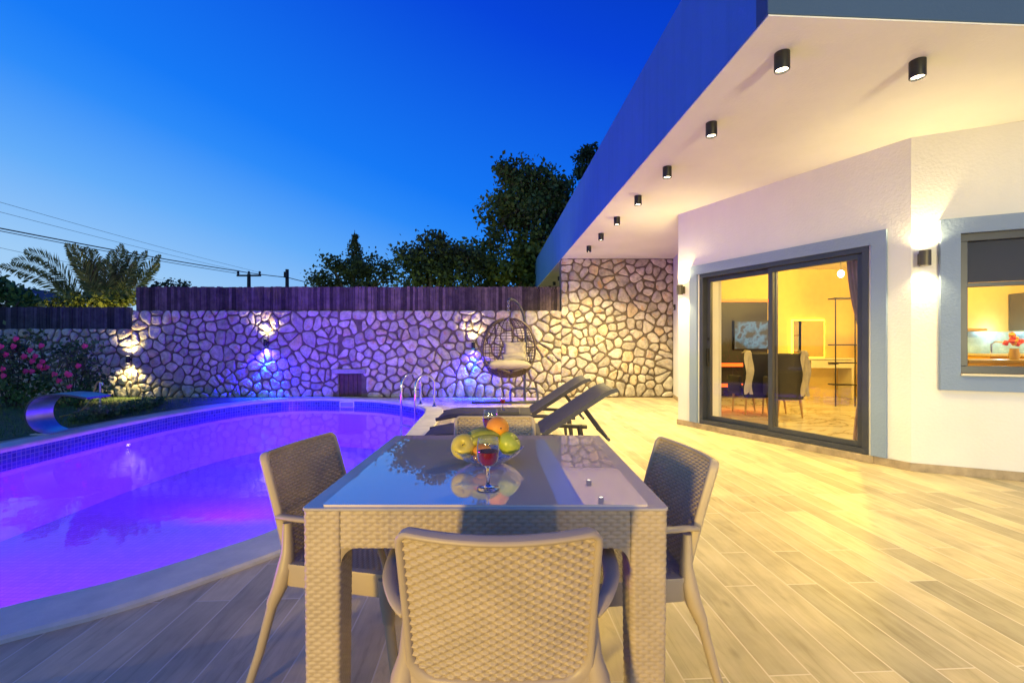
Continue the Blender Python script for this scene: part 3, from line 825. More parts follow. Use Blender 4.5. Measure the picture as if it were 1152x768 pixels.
# soffit downlights
def downlight(label, x, y):
    t = thing('ceiling_lamp', label, 'ceiling lamp', (x, y, SZ), 'round black lamps under the roof overhang')
    mb = MB(); mb.lathe([(.0, -.0), (.046, -.001), (.046, -.124), (.044, -.128), (.039, -.128), (.037, -.112)], (x, y, SZ), 24)
    mb.build('housing', M['black'], t, smooth=True)
    mb = MB(); mb.lathe([(.037, -.114), (.0, -.114)], (x, y, SZ), 24); mb.build('lens', M['lampwarm'], t)
    lamp('SPOT', 'spot_light', (x, y, SZ - .145), 132, WARM, .04, (0, 0, 0), 122, .75, t)
    return t
d0 = downlight('round black ceiling lamp nearest the outer roof corner', 1.75, 2.95)
names = ['second', 'third', 'fourth', 'fifth', 'sixth', 'seventh']
for i, (x, y) in enumerate(((1.70, 3.88), (1.65, 4.84), (1.60, 5.78), (1.555, 6.74), (1.51, 7.72), (1.47, 8.70))):
    q_ = dup(d0, (x, y, SZ), 0, 'round black ceiling lamp, %s back from the outer roof corner' % names[i])
    if i >= 4:                              # the two over the far terrace wash the tall wall
        for c_ in q_.children:
            if c_.type == 'LIGHT':
                c_.data = c_.data.copy(); c_.data.energy = 470; c_.data.spot_size = math.radians(140); c_.data.color = (1, .78, .30)
dup(d0, (2.70, 3.03, SZ), 0, 'round black ceiling lamp nearest the kitchen window, right of the row')
for i, (x, y) in enumerate(((1.31, 12.6), (1.26, 13.6), (1.21, 14.6))):
    dup(d0, (x, y, SZ), 0, 'tiny far ceiling lamp seen past the stone wall, %s of three' % ('nearest', 'middle', 'farthest')[i])

# warm lamp of the house behind the photographer: lights the fronts of the furniture at a low slant
for (x, y, z, p) in ((-3.3, -5.2, 1.05, 2000), (2.3, -5.6, 1.3, 380)):  # second, weaker spot is added to soften the chair's shadow on the apron
    q_ = Vector((-.10, 1.25, .66)) - Vector((x, y, z))
    lamp('SPOT', 'front_light', (x, y, z), p, (1, .66, .13), .3, q_.to_track_quat('-Z', 'Y').to_euler(), 20, .5)
q_ = Vector((3.6, 5.2, 2.5)) - Vector((2.5, -2.6, 1.5))
lamp('SPOT', 'soffit_fill', (2.5, -2.6, 1.5), 1300, (1, .84, .40), .5, q_.to_track_quat('-Z', 'Y').to_euler(), 84, .5)  # unseen fill spot, added to brighten soffit and house walls evenly

# ------------------------------------------------------------------ rooms behind the glass
lamp('POINT', 'room_light', (5.6, 7.6, 2.45), 240, (1, .66, .10), .1)
lamp('POINT', 'kitchen_light', (7.6, 5.6, 2.45), 200, (1, .72, .20), .1)
yellow = emis('led_strip_yellow', (1, .62, .03), 7)
bulb = thing('pendant_lamp', 'small bare glowing bulb hanging inside behind the right door pane', 'lamp', (*at(946, 308, 8.0),))
p = at(946, 308, 8.0)
mb = MB(); mb.ball(p, (.05, .05, .065)); mb.build('bulb', M['lampwarm'], bulb, smooth='full')
mb = MB(); mb.tube([p + Vector((0, 0, .06)), (p.x, p.y, 2.78)], .008, 6); mb.build('cord', M['black'], bulb)
# tv wall
tvw = thing('media_wall', 'dark wall panel with orange lit shelves seen through the left door pane', 'wall panel', (4.9, 9.8, 0))
mb = MB(); mb.box((4.85, 9.815, 1.06), (1.30, .05, 2.02)); mb.build('panel', simple('dark_panel', (.014, .010, .014), .5, var=.2), tvw)
for zz in (.73, .30):
    mb = MB(); mb.box((4.85, 9.68, zz), (1.28, .2, .05)); sh = mb.build('shelf', simple('dark_shelf', (.05, .03, .03), .4, var=.1), tvw)
    mb = MB(); mb.box((4.85, 9.57, zz), (1.28, .015, .07)); mb.build('light_strip', emis('led_strip_orange', (1, .12, .015), 1.6), sh)
mb = MB(); mb.box((4.85, 9.79, 2.10), (1.30, .08, .06)); mb.build('light_strip', emis('led_strip_red', (1, .16, .02), 1.4), tvw)
tv = thing('television', 'wide black television showing a pale blue picture on the dark panel', 'television', (5.1, 9.74, 1.0))
mb = MB(); mb.box((5.12, 9.76, 1.36), (.74, .05, .62)); mb.build('body', M['black'], tv, bevel=.006)
mm, nt_, b_ = newmat('tv_picture')
tc = N(nt_, 'ShaderNodeTexCoord'); nz = N(nt_, 'ShaderNodeTexNoise', Scale=4.0, Detail=2.0); nt_.links.new(tc.outputs['Object'], nz.inputs['Vector'])
cc = ramp(nt_, nz.outputs['Fac'], [(.40, (.008, .02, .03)), (.55, (.06, .26, .42)), (.62, (.01, .03, .05))])
nt_.links.new(cc, b_.inputs['Emission Color']); b_.inputs['Emission Strength'].default_value = .8; b_.inputs['Base Color'].default_value = (.02, .02, .02, 1)
mb = MB(); mb.box((5.12, 9.732, 1.36), (.70, .004, .58)); mb.build('screen', mm, tv)
# vanity
vn = thing('vanity_desk', 'pale vanity desk with drawer against the yellow lit back wall', 'desk', (6.9, 9.5, .03))
pale = simple('pale_lacquer', (.66, .58, .42), .4, var=.04)
mb = MB(); mb.box((6.55, 9.60, .86), (1.1, .44, .035)); mb.build('top', pale, vn, bevel=.004)
mb = MB(); mb.box((6.62, 9.58, .75), (.9, .40, .16)); dwr = mb.build('drawer', pale, vn, bevel=.006)
mb = MB(); mb.box((6.62, 9.37, .76), (.2, .015, .015)); mb.build('handle', M['black'], dwr)
for xx in (6.05, 7.04):
    mb = MB(); mb.box((xx, 9.6, .435), (.05, .40, .80)); mb.build('side_panel', pale, vn)
mi = thing('mirror', 'square mirror with yellow glowing edge above the vanity desk', 'mirror', (6.38, 9.8, .95))
mb = MB(); mb.box((6.38, 9.80, 1.28), (.66, .03, .78)); mb.build('glass', simple('mirror_glass', (.8, .8, .8), .02, metal=1, var=0), mi)
mb = MB(); mb.box((6.38, 9.825, 1.28), (.72, .015, .84)); mb.build('glow_strip', yellow, mi)
# accent chairs
def accent(label, px, Y, colr):
    c_ = at(px, 470, Y); x = c_.x
    t = thing('accent_chair', label, 'armchair', (x, Y, .03), 'upholstered chairs behind the sliding door')
    m_ = simple('chair_velvet', colr, .85, var=.15)
    mb = MB(); mb.box((x, Y, .66), (.42, .10, .72)); mb.build('backrest', m_, t, bevel=.045, smooth=True)
    mb = MB(); mb.box((x, Y + .25, .40), (.44, .46, .14)); mb.build('seat', m_, t, bevel=.04, smooth=True)
    for sx in (-1, 1):
        mb = MB(); mb.box((x + sx * .245, Y + .22, .50), (.05, .40, .30)); mb.build('armrest', m_, t, bevel=.02, smooth=True)
        for sy in (0, .42):
            mb = MB(); mb.tube([(x + sx * .16, Y + sy, .34), (x + sx * .19, Y + sy - .02, .03)], [.02, .011], 8); mb.build('leg', simple('leg_oak', (.45, .25, .08), .5, var=.1), t)
    return t
accent('black upholstered chair with pale fur throw behind the left door pane', 851, 7.3, (.015, .014, .02))
accent('grey upholstered chair with pale fur throw behind the right door pane', 888, 7.0, (.055, .05, .04))
def throw_(label, px, Y):
    x = at(px, 440, Y).x
    arr = []
    for i in range(8):
        row = []
        for k in range(16):
            t_ = k / 15
            z = 1.045 - (.0 if t_ < .3 else (t_ - .3) * .95) - .02 * math.cos(i)
            yy = Y + .07 - .14 * min(1, t_ / .3)
            row.append((x - .06 + .12 * i / 7 + .02 * math.sin(k * .8 + i), yy - .01 * math.sin(i * 2.0), z))
        arr.append(row)
    mb = MB(); mb.grid(np.array(arr)); o = mb.build('fur_throw', simple('pale_fur', (.62, .55, .42), .95, var=.15, bump=1, bscale=120), smooth='full')
    tag(o, label, 'throw'); return o
throw_('pale fur throw over the left corner of the black chair', 840, 7.3)
throw_('pale fur throw over the right corner of the grey chair', 903, 7.0)
# ladder rack
rk = thing('shelf_rack', 'thin black metal ladder rack behind the right door pane', 'rack', (6.2, 8.3, .03))
x0 = at(940, 400, 8.3).x; x1 = at(962, 400, 8.3).x
for xx in (x0, x1):
    mb = MB(); mb.tube([(xx, 8.3, .03), (xx, 8.3, 2.0)], .012, 6); mb.build('upright', M['black'], rk)
for zz in (2.0, 1.15, .82, .42):
    mb = MB(); mb.box(((x0 + x1) / 2, 8.38, zz), (x1 - x0 + .02, .22, .02)); mb.build('shelf', M['black'], rk)
# kitchen seen through the window
kt = thing('kitchen_counter', 'yellow kitchen counter with pale top behind the window', 'counter', (8.3, 7.0, .03))
mb = MB(); mb.box((8.45, 7.40, .50), (2.0, .6, .94)); mb.build('cabinet', simple('yellow_lacquer', (.72, .38, .04), .35, var=.05), kt, bevel=.005)
mb = MB(); mb.box((8.45, 7.39, .99), (2.04, .66, .035)); mb.build('worktop', simple('pale_worktop', (.60, .50, .32), .3, var=.15), kt)
mm2 = simple('blue_backsplash', (.38, .55, .62), .25, var=.18, vscale=8)
mb = MB(); mb.box((8.45, 7.735, 1.19), (2.0, .02, .36)); mb.build('backsplash', mm2, kt)
lamp('POINT', 'counter_light', (8.1, 7.55, 1.38), 5, (.45, .85, 1), .05)
lamp('POINT', 'counter_light', (8.8, 7.55, 1.38), 5, (.45, .85, 1), .05)
cb = thing('wall_cabinet', 'dark kitchen wall cabinet behind the window', 'cabinet', (8.35, 7.55, 1.3))
mb = MB(); mb.box((8.62, 7.58, 1.70), (.36, .3, .62)); mb.build('body', simple('dark_cabinet', (.07, .06, .04), .4, var=.1), cb, bevel=.004)
mb = MB(); mb.box((8.70, 7.42, 1.62), (.12, .012, .012)); mb.build('handle', M['steel'], cb)
shf = MB(); shf.box((7.66, 7.63, 1.40), (.42, .2, .04)); tag(shf.build('wall_shelf', simple('shelf_oak', (.45, .28, .10), .5, var=.2), bevel=.004), 'short oak wall shelf left in the kitchen window', 'shelf')
fc = MB(); fc.tube([(7.95, 7.55, 1.0), (7.95, 7.55, 1.16), (7.97, 7.5, 1.2), (8.02, 7.42, 1.19), (8.03, 7.40, 1.14)], .014, 8); tag(fc.build('faucet', M['steel'], smooth=True), 'small curved steel kitchen faucet on the counter', 'faucet')
vs = thing('flower_vase', 'vase of red and orange flowers standing at the kitchen window', 'vase', (6.95, 6.3, .96))
vx, vy = at(1141, 395, 6.3).x, 6.3
isl = thing('kitchen_island', 'warm wooden kitchen island in front of the yellow counter', 'island', (7.0, 6.2, .03))
mb = MB(); mb.box((6.9, 6.3, .47), (1.7, .5, .88)); mb.build('cabinet', simple('island_wood', (.62, .33, .06), .4, var=.15), isl, bevel=.005)
mb = MB(); mb.box((6.9, 6.28, .93), (1.76, .58, .035)); mb.build('worktop', simple('island_top', (.30, .20, .08), .3, var=.15), isl)
mb = MB(); mb.lathe([(.0, 0), (.045, 0), (.06, .06), (.045, .13), (.05, .15)], (vx, vy, .948), 16); mb.build('vase', simple('vase_glaze', (.5, .35, .2), .3, var=.1), vs, smooth=True)
for i in range(14):
    a_ = random.random() * 2 * PI; rr = random.random() * .12
    mb = MB(); mb.ball((vx + rr * math.cos(a_), vy + rr * math.sin(a_) * .5, 1.16 + random.random() * .13), .034, 8, 6, .5, i)
    mb.build('flower', simple('flower_red', (.75, .05, .03), .6, var=.2) if i % 3 else simple('flower_orange', (.85, .4, .02), .6, var=.2), vs, smooth=True)

# ------------------------------------------------------------------ woven furniture
def weave(fn, u0, u1, v0, v1, pu, pv, amp, du=.003, dv=.0018, mode=0):
    nu = int((u1 - u0) / du) + 2; nv = int((v1 - v0) / dv) + 2
    U, V = np.meshgrid(np.linspace(u0, u1, nu), np.linspace(v0, v1, nv), indexing='ij')
    r = np.floor(V / pv); ph = U / pu + .5 * (r % 2)
    b = .5 + .5 * np.cos(2 * PI * ph)
    vp = np.sin(PI * (V / pv - r))
    if mode == 0: h = amp * (np.clip(b * 1.45, 0, 1) ** 1.0) * vp ** .75
    else: h = amp * (np.clip(b * 2.6, 0, 1) ** .8) * vp ** .4
    P = fn(U, V); e = 1e-3
    Tu = (fn(U + e, V) - P); Tv = (fn(U, V + e) - P)
    Nn = np.cross(Tu, Tv); Nn /= np.linalg.norm(Nn, axis=-1, keepdims=True)
    return P, Nn, h

def add_weave(mb, fn, u0, u1, v0, v1, pu=.033, pv=.0098, amp=.0035, two=True, th=.004, flip=False, **k):
    P, Nn, h = weave(fn, u0, u1, v0, v1, pu, pv, amp, **k)
    s = -1 if flip else 1
    mb.grid(P + s * Nn * (h + th / 2)[..., None], flip=flip)
    if two:
        P, Nn, h2 = weave(fn, u0, u1, v0, v1, pu, pv, amp, **k)
        mb.grid(P - s * Nn * (h2 + th / 2)[..., None], flip=not flip)

def rrect(x0, x1, y0, y1, radii, nseg=8):
    """rounded rectangle, ccw from lower right corner; radii = (ll, lr, ur, ul)"""
    pts = []
    for (cx, cy, r, a0) in ((x1 - radii[1], y0 + radii[1], radii[1], -PI / 2), (x1 - radii[2], y1 - radii[2], radii[2], 0), (x0 + radii[3], y1 - radii[3], radii[3], PI / 2), (x0 + radii[0], y0 + radii[0], radii[0], PI)):
        for k in range(nseg + 1):
            a_ = a0 + PI / 2 * k / nseg
            pts.append((cx + r * math.cos(a_), cy + r * math.sin(a_)))
    # add points along the sides
    out = []
    for i in range(len(pts)):
        a_ = pts[i]; b_ = pts[(i + 1) % len(pts)]
        out.append(a_)
        if math.hypot(b_[0] - a_[0], b_[1] - a_[1]) > .05:
            for k in range(1, 10): out.append((a_[0] + (b_[0] - a_[0]) * k / 10, a_[1] + (b_[1] - a_[1]) * k / 10))
    return out

def ring_frame(mb, fn, out_pts, in_pts, t_out, t_in=None):
    """closed frame between two loops mapped on fn, thickness +-t"""
    O = np.array(out_pts); I = np.array(in_pts)
    def map_(P, off):
        U, V = P[:, 0], P[:, 1]; e = 1e-3
        p = fn(U, V); nn = np.cross(fn(U + e, V) - p, fn(U, V + e) - p); nn /= np.linalg.norm(nn, axis=-1, keepdims=True)
        return p + nn * off
    t = t_out
    Cn = O.mean(0)
    mid1 = O + (I - O) * .22; mid2 = O + (I - O) * .78
    loops = [map_(O, t * .55), map_(mid1, t), map_(mid2, t), map_(I, t * .55), map_(I, -t * .55), map_(mid2, -t), map_(mid1, -t), map_(O, -t * .55)]
    arr = np.stack(loops + [loops[0]], 0)
    arr = np.concatenate([arr, arr[:, :1]], 1)
    mb.grid(arr)

def make_chair(label):
    t = thing('woven_armchair', label, 'chair', (0, 0, 0), 'woven taupe resin armchairs round the table')
    ZB = .40; HB = .378
    def fb(U, V):
        k = V / HB
        y = -.195 - .105 * k ** 1.15 - .036 * (1 - (U / .22) ** 2) * (.55 + .45 * k)
        z = ZB + V + .007 * (U / .22) ** 2 * k
        sc = 1 - .0 * k + .02 * k
        return np.stack([U * sc * .905, y + 0 * U, z + 0 * U], -1)
    fbc = lambda U, V: fb(np.asarray(U, float), np.clip(np.asarray(V, float), 0.0, 2))
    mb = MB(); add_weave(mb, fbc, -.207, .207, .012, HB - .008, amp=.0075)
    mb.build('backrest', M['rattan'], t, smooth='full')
    mb = MB()
    o_ = rrect(-.222, .222, 0, HB, (.02, .02, .030, .030)); i_ = rrect(-.204, .204, .03, HB - .010, (.06, .06, .018, .018))
    ring_frame(mb, fbc, o_, i_, .0135)
    mb.build('back_frame', M['resin'], t, smooth='full')
    # seat
    def fs(U, V):
        z = .435 - .012 * (1 - (U / .21) ** 2) * (1 - ((V - .0) / .22) ** 2) - .02 * np.clip((V - .15) / .07, 0, 1) ** 2
        return np.stack([U, V, z], -1)
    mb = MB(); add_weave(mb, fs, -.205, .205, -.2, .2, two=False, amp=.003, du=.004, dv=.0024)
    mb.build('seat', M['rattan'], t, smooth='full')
    mb = MB()
    o_ = rrect(-.225, .225, -.215, .215, (.04,) * 4); i_ = rrect(-.2, .2, -.195, .195, (.03,) * 4)
    lo = []
    arr = np.array([[(p[0], p[1], .438) for p in o_ + o_[:1]], [(p[0] * 1.01, p[1] * 1.01, .43) for p in o_ + o_[:1]], [(p[0] * .985, p[1] * .985, .365) for p in o_ + o_[:1]], [(p[0] * .95, p[1] * .95, .365) for p in o_ + o_[:1]], [(p[0], p[1], .42) for p in i_ + i_[:1]], [(p[0], p[1], .438) for p in i_ + i_[:1]], [(p[0], p[1], .438) for p in o_ + o_[:1]]])
    mb.grid(arr, flip=True)
    mb.build('seat_frame', M['resin'], t, smooth=True)
    for s in (-1, 1):
        # rear leg and stile in one sweep, thinner lower insert
        mb = MB()
        mb.tube([(s * .198, -.205, .56), (s * .203, -.20, .47), (s * .213, -.20, .42), (s * .222, -.215, .36), (s * .23, -.232, .315), (s * .23, -.236, .305)], [.014, .02, .027, .024, .020, .019], 10, 1.0)
        mb.tube([(s * .23, -.234, .31), (s * .24, -.275, .15), (s * .25, -.325, 0.0)], [.016, .0145, .012], 10)
        mb.build('leg', M['resin'], t, smooth=True)
        mb = MB()
        mb.tube([(s * .226, .165, .43), (s * .229, .17, .36), (s * .231, .175, .30)], [.026, .024, .019], 10)
        mb.tube([(s * .231, .175, .31), (s * .24, .20, .15), (s * .247, .225, 0.0)], [.016, .0145, .012], 10)
        mb.build('leg', M['resin'], t, smooth=True)
        # armrest: flat band sweeping out and down to the seat front
        path = [(s * .200, -.232, .575), (s * .228, -.205, .590), (s * .260, -.13, .602), (s * .272, -.03, .606), (s * .273, .05, .603), (s * .266, .11, .587), (s * .255, .148, .55), (s * .243, .165, .49), (s * .231, .166, .43)]
        P = catmull_open([Vector(p) for p in path], 4)
        rr = [.021] * len(P)
        mb = MB(); mb.tube(P, [.015 + .005 * math.sin(PI * i / (len(P) - 1)) for i in range(len(P))], 12, .5, up=(0, 0, 1) )
        mb.build('armrest', M['resin'], t, smooth='full')
    return t

def catmull_open(P, sub=4):
    out = []
    for i in range(len(P) - 1):
        p0 = P[max(i - 1, 0)]; p1 = P[i]; p2 = P[i + 1]; p3 = P[min(i + 2, len(P) - 1)]
        for s in range(sub):
            t = s / sub
            out.append(.5 * ((2 * p1) + (p2 - p0) * t + (2 * p0 - 5 * p1 + 4 * p2 - p3) * t * t + (3 * p1 - p0 - 3 * p2 + p3) * t ** 3))
    out.append(P[-1]); return out

ch = make_chair('woven taupe armchair nearest the camera with its back to us')
dup(ch, (-.50, 1.655, 0), math.radians(-102), 'woven taupe armchair on the pool side of the table')
dup(ch, (.315, 1.585, 0), math.radians(97), 'woven taupe armchair on the house side of the table, back lit violet')
dup(ch, (-.088, 2.02, 0), PI, 'woven taupe armchair at the far side of the table behind the fruit')
ch.location = (-.026, 1.20, 0)

# dining table
TX, TY, TS, TZ_ = -.066, 1.574, .45, .75
tb = thing('dining_table', 'square woven taupe table with reflective glass top', 'table', (TX, TY, 0))
def leg_fn(cx, cy, hw, r):
    per = [(p[0] + cx, p[1] + cy) for p in rrect(-hw, hw, -hw, hw, (r,) * 4, 6)]
    P = np.array(per + per[:1]); seg = np.linalg.norm(np.diff(P, axis=0), axis=1); cum = np.concatenate([[0], np.cumsum(seg)])
    L_ = cum[-1]
    def fn(U, V):
        uu = np.mod(U, L_)
        x = np.interp(uu, cum, P[:, 0]); y = np.interp(uu, cum, P[:, 1])
        k = .86 + .14 * np.clip(V / .72, 0, 1)
        return np.stack([cx + (x - cx) * k, cy + (y - cy) * k, V], -1)
    return fn, L_
for sx in (-1, 1):
    for sy in (-1, 1):
        cx, cy = TX + sx * (TS - .046), TY + sy * (TS - .046)
        fn, L_ = leg_fn(cx, cy, .044, .010)
        np_ = round(L_ / .031)
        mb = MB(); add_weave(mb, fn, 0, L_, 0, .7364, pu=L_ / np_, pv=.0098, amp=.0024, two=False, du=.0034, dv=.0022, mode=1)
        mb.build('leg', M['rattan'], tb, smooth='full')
mb = MB()
a0 = TS - .092; zb, zt = .645, .7365
for (ox, oy, dx, dy) in ((0, -1, 1, 0), (1, 0, 0, 1), (0, 1, -1, 0), (-1, 0, 0, -1)):
    def fa(U, V, ox=ox, oy=oy, dx=dx, dy=dy):
        o_ = TS - .0035
        return np.stack([TX + ox * o_ + dx * U, TY + oy * o_ + dy * U, V + 0 * U], -1)
    def fa_in(U, V, ox=ox, oy=oy, dx=dx, dy=dy):
        o_ = TS - .03
        return np.stack([TX + ox * o_ + dx * U, TY + oy * o_ + dy * U, V + 0 * U], -1)
    add_weave(mb, fa, -a0, a0, zb, zt, pu=.031, pv=.0098, amp=.0024, two=False, du=.0034, dv=.0022, mode=1)
    nn_ = np.linspace(-a0, a0, 2)
    # underside and inner face
    p = [fa(np.array(x), np.array(z)) for x, z in ((-a0, zb), (a0, zb))]; q = [fa_in(np.array(x), np.array(z)) for x, z in ((-a0, zb), (a0, zb))]; r_ = [fa_in(np.array(x), np.array(z)) for x, z in ((-a0, zt), (a0, zt))]
    mb.add([p[0], p[1], q[1], q[0]], [(0, 3, 2, 1)]); mb.add([q[0], q[1], r_[1], r_[0]], [(0, 3, 2, 1)])
    # rounded corner gussets under the rail
    for s in (-1, 1):
        R_ = .045; pts = [(s * a0, zb)] + [(s * (a0 - R_ + R_ * math.cos(t_)), zb - R_ + R_ * math.sin(t_)) for t_ in np.linspace(PI / 2, 0, 9)]
        fr = [fa(np.array(x), np.array(z)) for x, z in pts]; bk = [fa_in(np.array(x), np.array(z)) for x, z in pts]
        k_ = len(pts); f_ = [tuple(range(k_)), tuple(range(2 * k_ - 1, k_ - 1, -1))] + [(i, i + 1, k_ + i + 1, k_ + i) for i in range(1, k_ - 1)]
        mb.add(np.array(fr + bk), f_)
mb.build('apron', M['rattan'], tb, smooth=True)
mb = MB(); o_ = rrect(-TS - .004, TS + .004, -TS - .004, TS + .004, (.014,) * 4); mb.prism([(p[0] + TX, p[1] + TY) for p in o_], .7368, .7445)
mb.build('top_rim', M['tframe'], tb, bevel=.002)
mb = MB(); o_ = rrect(-TS + .045, TS - .045, -TS + .006, TS - .025, (.008,) * 4); mb.prism([(p[0] + TX, p[1] + TY) for p in o_], .7446, .75)
mb.build('glass_top', M['tglass'], tb)

# ------------------------------------------------------------------ glassware and fruit
GT = .7505
def real_glass(name, bump=0):
    m, nt, b = newmat(name)
    b.inputs['Transmission Weight'].default_value = 1; b.inputs['Roughness'].default_value = 0; b.inputs['IOR'].default_value = 1.46
    b.inputs['Base Color'].default_value = (.98, .99, .99, 1)
    if bump:
        tc = N(nt, 'ShaderNodeTexCoord'); bz = N(nt, 'ShaderNodeTexVoronoi', Scale=70.0); nt.links.new(tc.outputs['Object'], bz.inputs['Vector'])
        bn = N(nt, 'ShaderNodeBump', Strength=bump, Distance=.003); nt.links.new(bz.outputs['Distance'], bn.inputs['Height']); nt.links.new(bn.outputs[0], b.inputs['Normal'])
    return m
M['clear'] = real_glass('clear_glass'); M['thin'] = thin_glass('thin_clear_glass', (.95, .97, .98), 1.5, boost=2.4)
M['clearcut'] = thin_glass('cut_glass', (.90, .93, .93), 1.5, bump=.6, bscale=60, boost=4.0)
mm, nt_, b_ = newmat('red_wine'); b_.inputs['Base Color'].default_value = (.22, .008, .02, 1); b_.inputs['Roughness'].default_value = .08; M['wine'] = mm
def wine_glass(label, x, y, z0, sc=1.0):
    t = thing('wine_glass', label, 'wine glass', (x, y, z0), 'glasses of red wine')
    c_ = (x, y, z0)
    S = lambda pr: [(r * sc, z * sc) for r, z in pr]
    mb = MB(); mb.lathe(S([(.0, .0), (.030, .001), (.031, .003), (.012, .007), (.0048, .013), (.004, .035), (.0045, .056), (.010, .062), (0, .0635)]), c_, 28); mb.build('stem', M['clear'], t, smooth='full')
    mb = MB(); mb.lathe(S([(.010, .062), (.020, .068), (.0275, .080), (.0305, .096), (.0305, .112), (.0290, .128), (.0275, .140), (.0268, .1405), (.0283, .128), (.0296, .112), (.0296, .096), (.0266, .0805), (.0195, .0690), (.0, .065)]), c_, 28)
    mb.build('bowl', M['thin'], t, smooth='full')
    mb = MB(); mb.lathe(S([(.0, .0655), (.019, .0692), (.0262, .0808), (.0290, .096), (.0291, .104), (.0, .1041)]), c_, 28); mb.build('wine', M['wine'], t, smooth=True)
wine_glass('glass of red wine on the table in front of the fruit bowl', -.066, 1.253, GT)
wine_glass('glass of red wine standing behind the fruit bowl', -.085, 1.80, GT)
wine_glass('distant small glass of red wine beyond the far chair', -.10, 4.9, .4505, 1.05)
st_ = thing('side_table', 'low grey side table between the loungers mostly hidden by the far chair', 'side table', (-.1, 4.9, 0))
mb = MB(); mb.box((-.1, 4.9, .435), (.36, .3, .03)); mb.build('top', M['lounger'], st_, bevel=.006)
for sx in (-1, 1):
    for sy in (-1, 1):
        mb = MB(); mb.tube([(-.1 + sx * .14, 4.9 + sy * .12, .42), (-.1 + sx * .16, 4.9 + sy * .13, 0)], .014, 8); mb.build('leg', M['lounger'], st_)

BX, BY = -.083, 1.53
bw = thing('glass_bowl', 'shallow cut glass bowl heaped with fruit on the table', 'bowl', (BX, BY, GT))
pr = [(.0, .0), (.05, .0), (.055, .004), (.08, .016), (.105, .034), (.120, .052), (.1185, .053), (.103, .037), (.078, .020), (.05, .0085), (.0, .007)]
mb = MB(); segs = 48; v = []
for (r_, z) in pr:
    for k in range(segs):
        a_ = 2 * PI * k / segs; wv = 1 + .03 * math.cos(12 * a_) * (r_ / .12) ** 2
        v.append((BX + r_ * wv * math.cos(a_), BY + r_ * wv * math.sin(a_), GT + z + .004 * math.cos(12 * a_) * (r_ / .12) ** 3))
f = [(i * segs + k, i * segs + (k + 1) % segs, (i + 1) * segs + (k + 1) % segs, (i + 1) * segs + k) for i in range(len(pr) - 1) for k in range(segs)]
mb.add(v, f); mb.build('dish', M['clearcut'], bw, smooth='full')
def fruit_mat(name, c0, c1, rough=.4, sc=6, bump=0, bs=120, spots=None):
    m, nt, b = newmat(name); tc = N(nt, 'ShaderNodeTexCoord')
    nz = N(nt, 'ShaderNodeTexNoise', Scale=sc, Detail=5.0); nt.links.new(tc.outputs['Object'], nz.inputs['Vector'])
    c = ramp(nt, nz.outputs['Fac'], [(.35, c0), (.65, c1)])
    if spots:
        vz = N(nt, 'ShaderNodeTexVoronoi', Scale=70.0); nt.links.new(tc.outputs['Object'], vz.inputs['Vector'])
        c = mixc(nt, ramp(nt, vz.outputs['Distance'], [(.08, 1.0), (.16, 0.0)]), c, spots)
    nt.links.new(c, b.inputs['Base Color']); b.inputs['Roughness'].default_value = rough
    if bump:
        bz = N(nt, 'ShaderNodeTexNoise', Scale=bs, Detail=2.0); nt.links.new(tc.outputs['Object'], bz.inputs['Vector'])
        bn = N(nt, 'ShaderNodeBump', Strength=bump, Distance=.002); nt.links.new(bz.outputs['Fac'], bn.inputs['Height']); nt.links.new(bn.outputs[0], b.inputs['Normal'])
    return m
Myel = fruit_mat('yellow_apple_skin', (.62, .50, .05), (.70, .58, .10), .3, 18, spots=(.40, .30, .05))
Mor = fruit_mat('orange_peel', (.80, .28, .015), (.86, .36, .02), .45, 10, .5, 260)
Mgr = fruit_mat('green_apple_skin', (.36, .46, .03), (.52, .56, .06), .3, 9)
Mban = fruit_mat('green_banana_skin', (.24, .27, .02), (.50, .44, .04), .45, 16)
def apple(name, label, c, r, mat, tilt=(0, 0), ry=1.0):
    t = thing(name, label, name.split('_')[-1], tuple(Vector(c) - Vector((0, 0, r))))
    Rm = Matrix.Rotation(tilt[0], 3, 'X') @ Matrix.Rotation(tilt[1], 3, 'Y')
    v = []; segs, rings = 32, 22; f = []
    for i in range(rings + 1):
        th = PI * i / rings
        rad = math.sin(th) * (1 + .06 * math.cos(th)) * r * 1.03
        zz = math.cos(th) * r * .93 - r * .30 * math.exp(-(math.sin(th) / .28) ** 2) * math.cos(th)
        for k in range(segs):
            a_ = 2 * PI * k / segs; w_ = 1 + .025 * math.cos(5 * a_) * (.4 - .6 * math.cos(th))
            p = Rm @ Vector((rad * w_ * math.cos(a_), rad * w_ * math.sin(a_) * ry, zz)); v.append((c[0] + p.x, c[1] + p.y, c[2] + p.z))
    for i in range(rings):
        for k in range(segs): f.append((i * segs + k, (i + 1) * segs + k, (i + 1) * segs + (k + 1) % segs, i * segs + (k + 1) % segs))
    mb = MB(); mb.add(v, f); mb.build('flesh', mat, t, smooth='full')
    mb = MB(); p0 = Vector(c) + Rm @ Vector((0, 0, r * .58)); p1 = Vector(c) + Rm @ Vector((r * .12, 0, r * .95)); mb.tube([p0, (p0 + p1) / 2 + Vector((.001, 0, 0)), p1], [.0022, .0016, .002], 6); mb.build('stem', M['bark'], t)
    return t
apple('yellow_apple', 'yellow speckled apple at the left of the fruit bowl', (BX - .075, BY - .035, GT + .062), .041, Myel, (1.15, -.1))
apple('green_apple', 'yellow green apple at the right of the fruit bowl', (BX + .072, BY - .01, GT + .066), .040, Mgr, (.3, .9), .96)
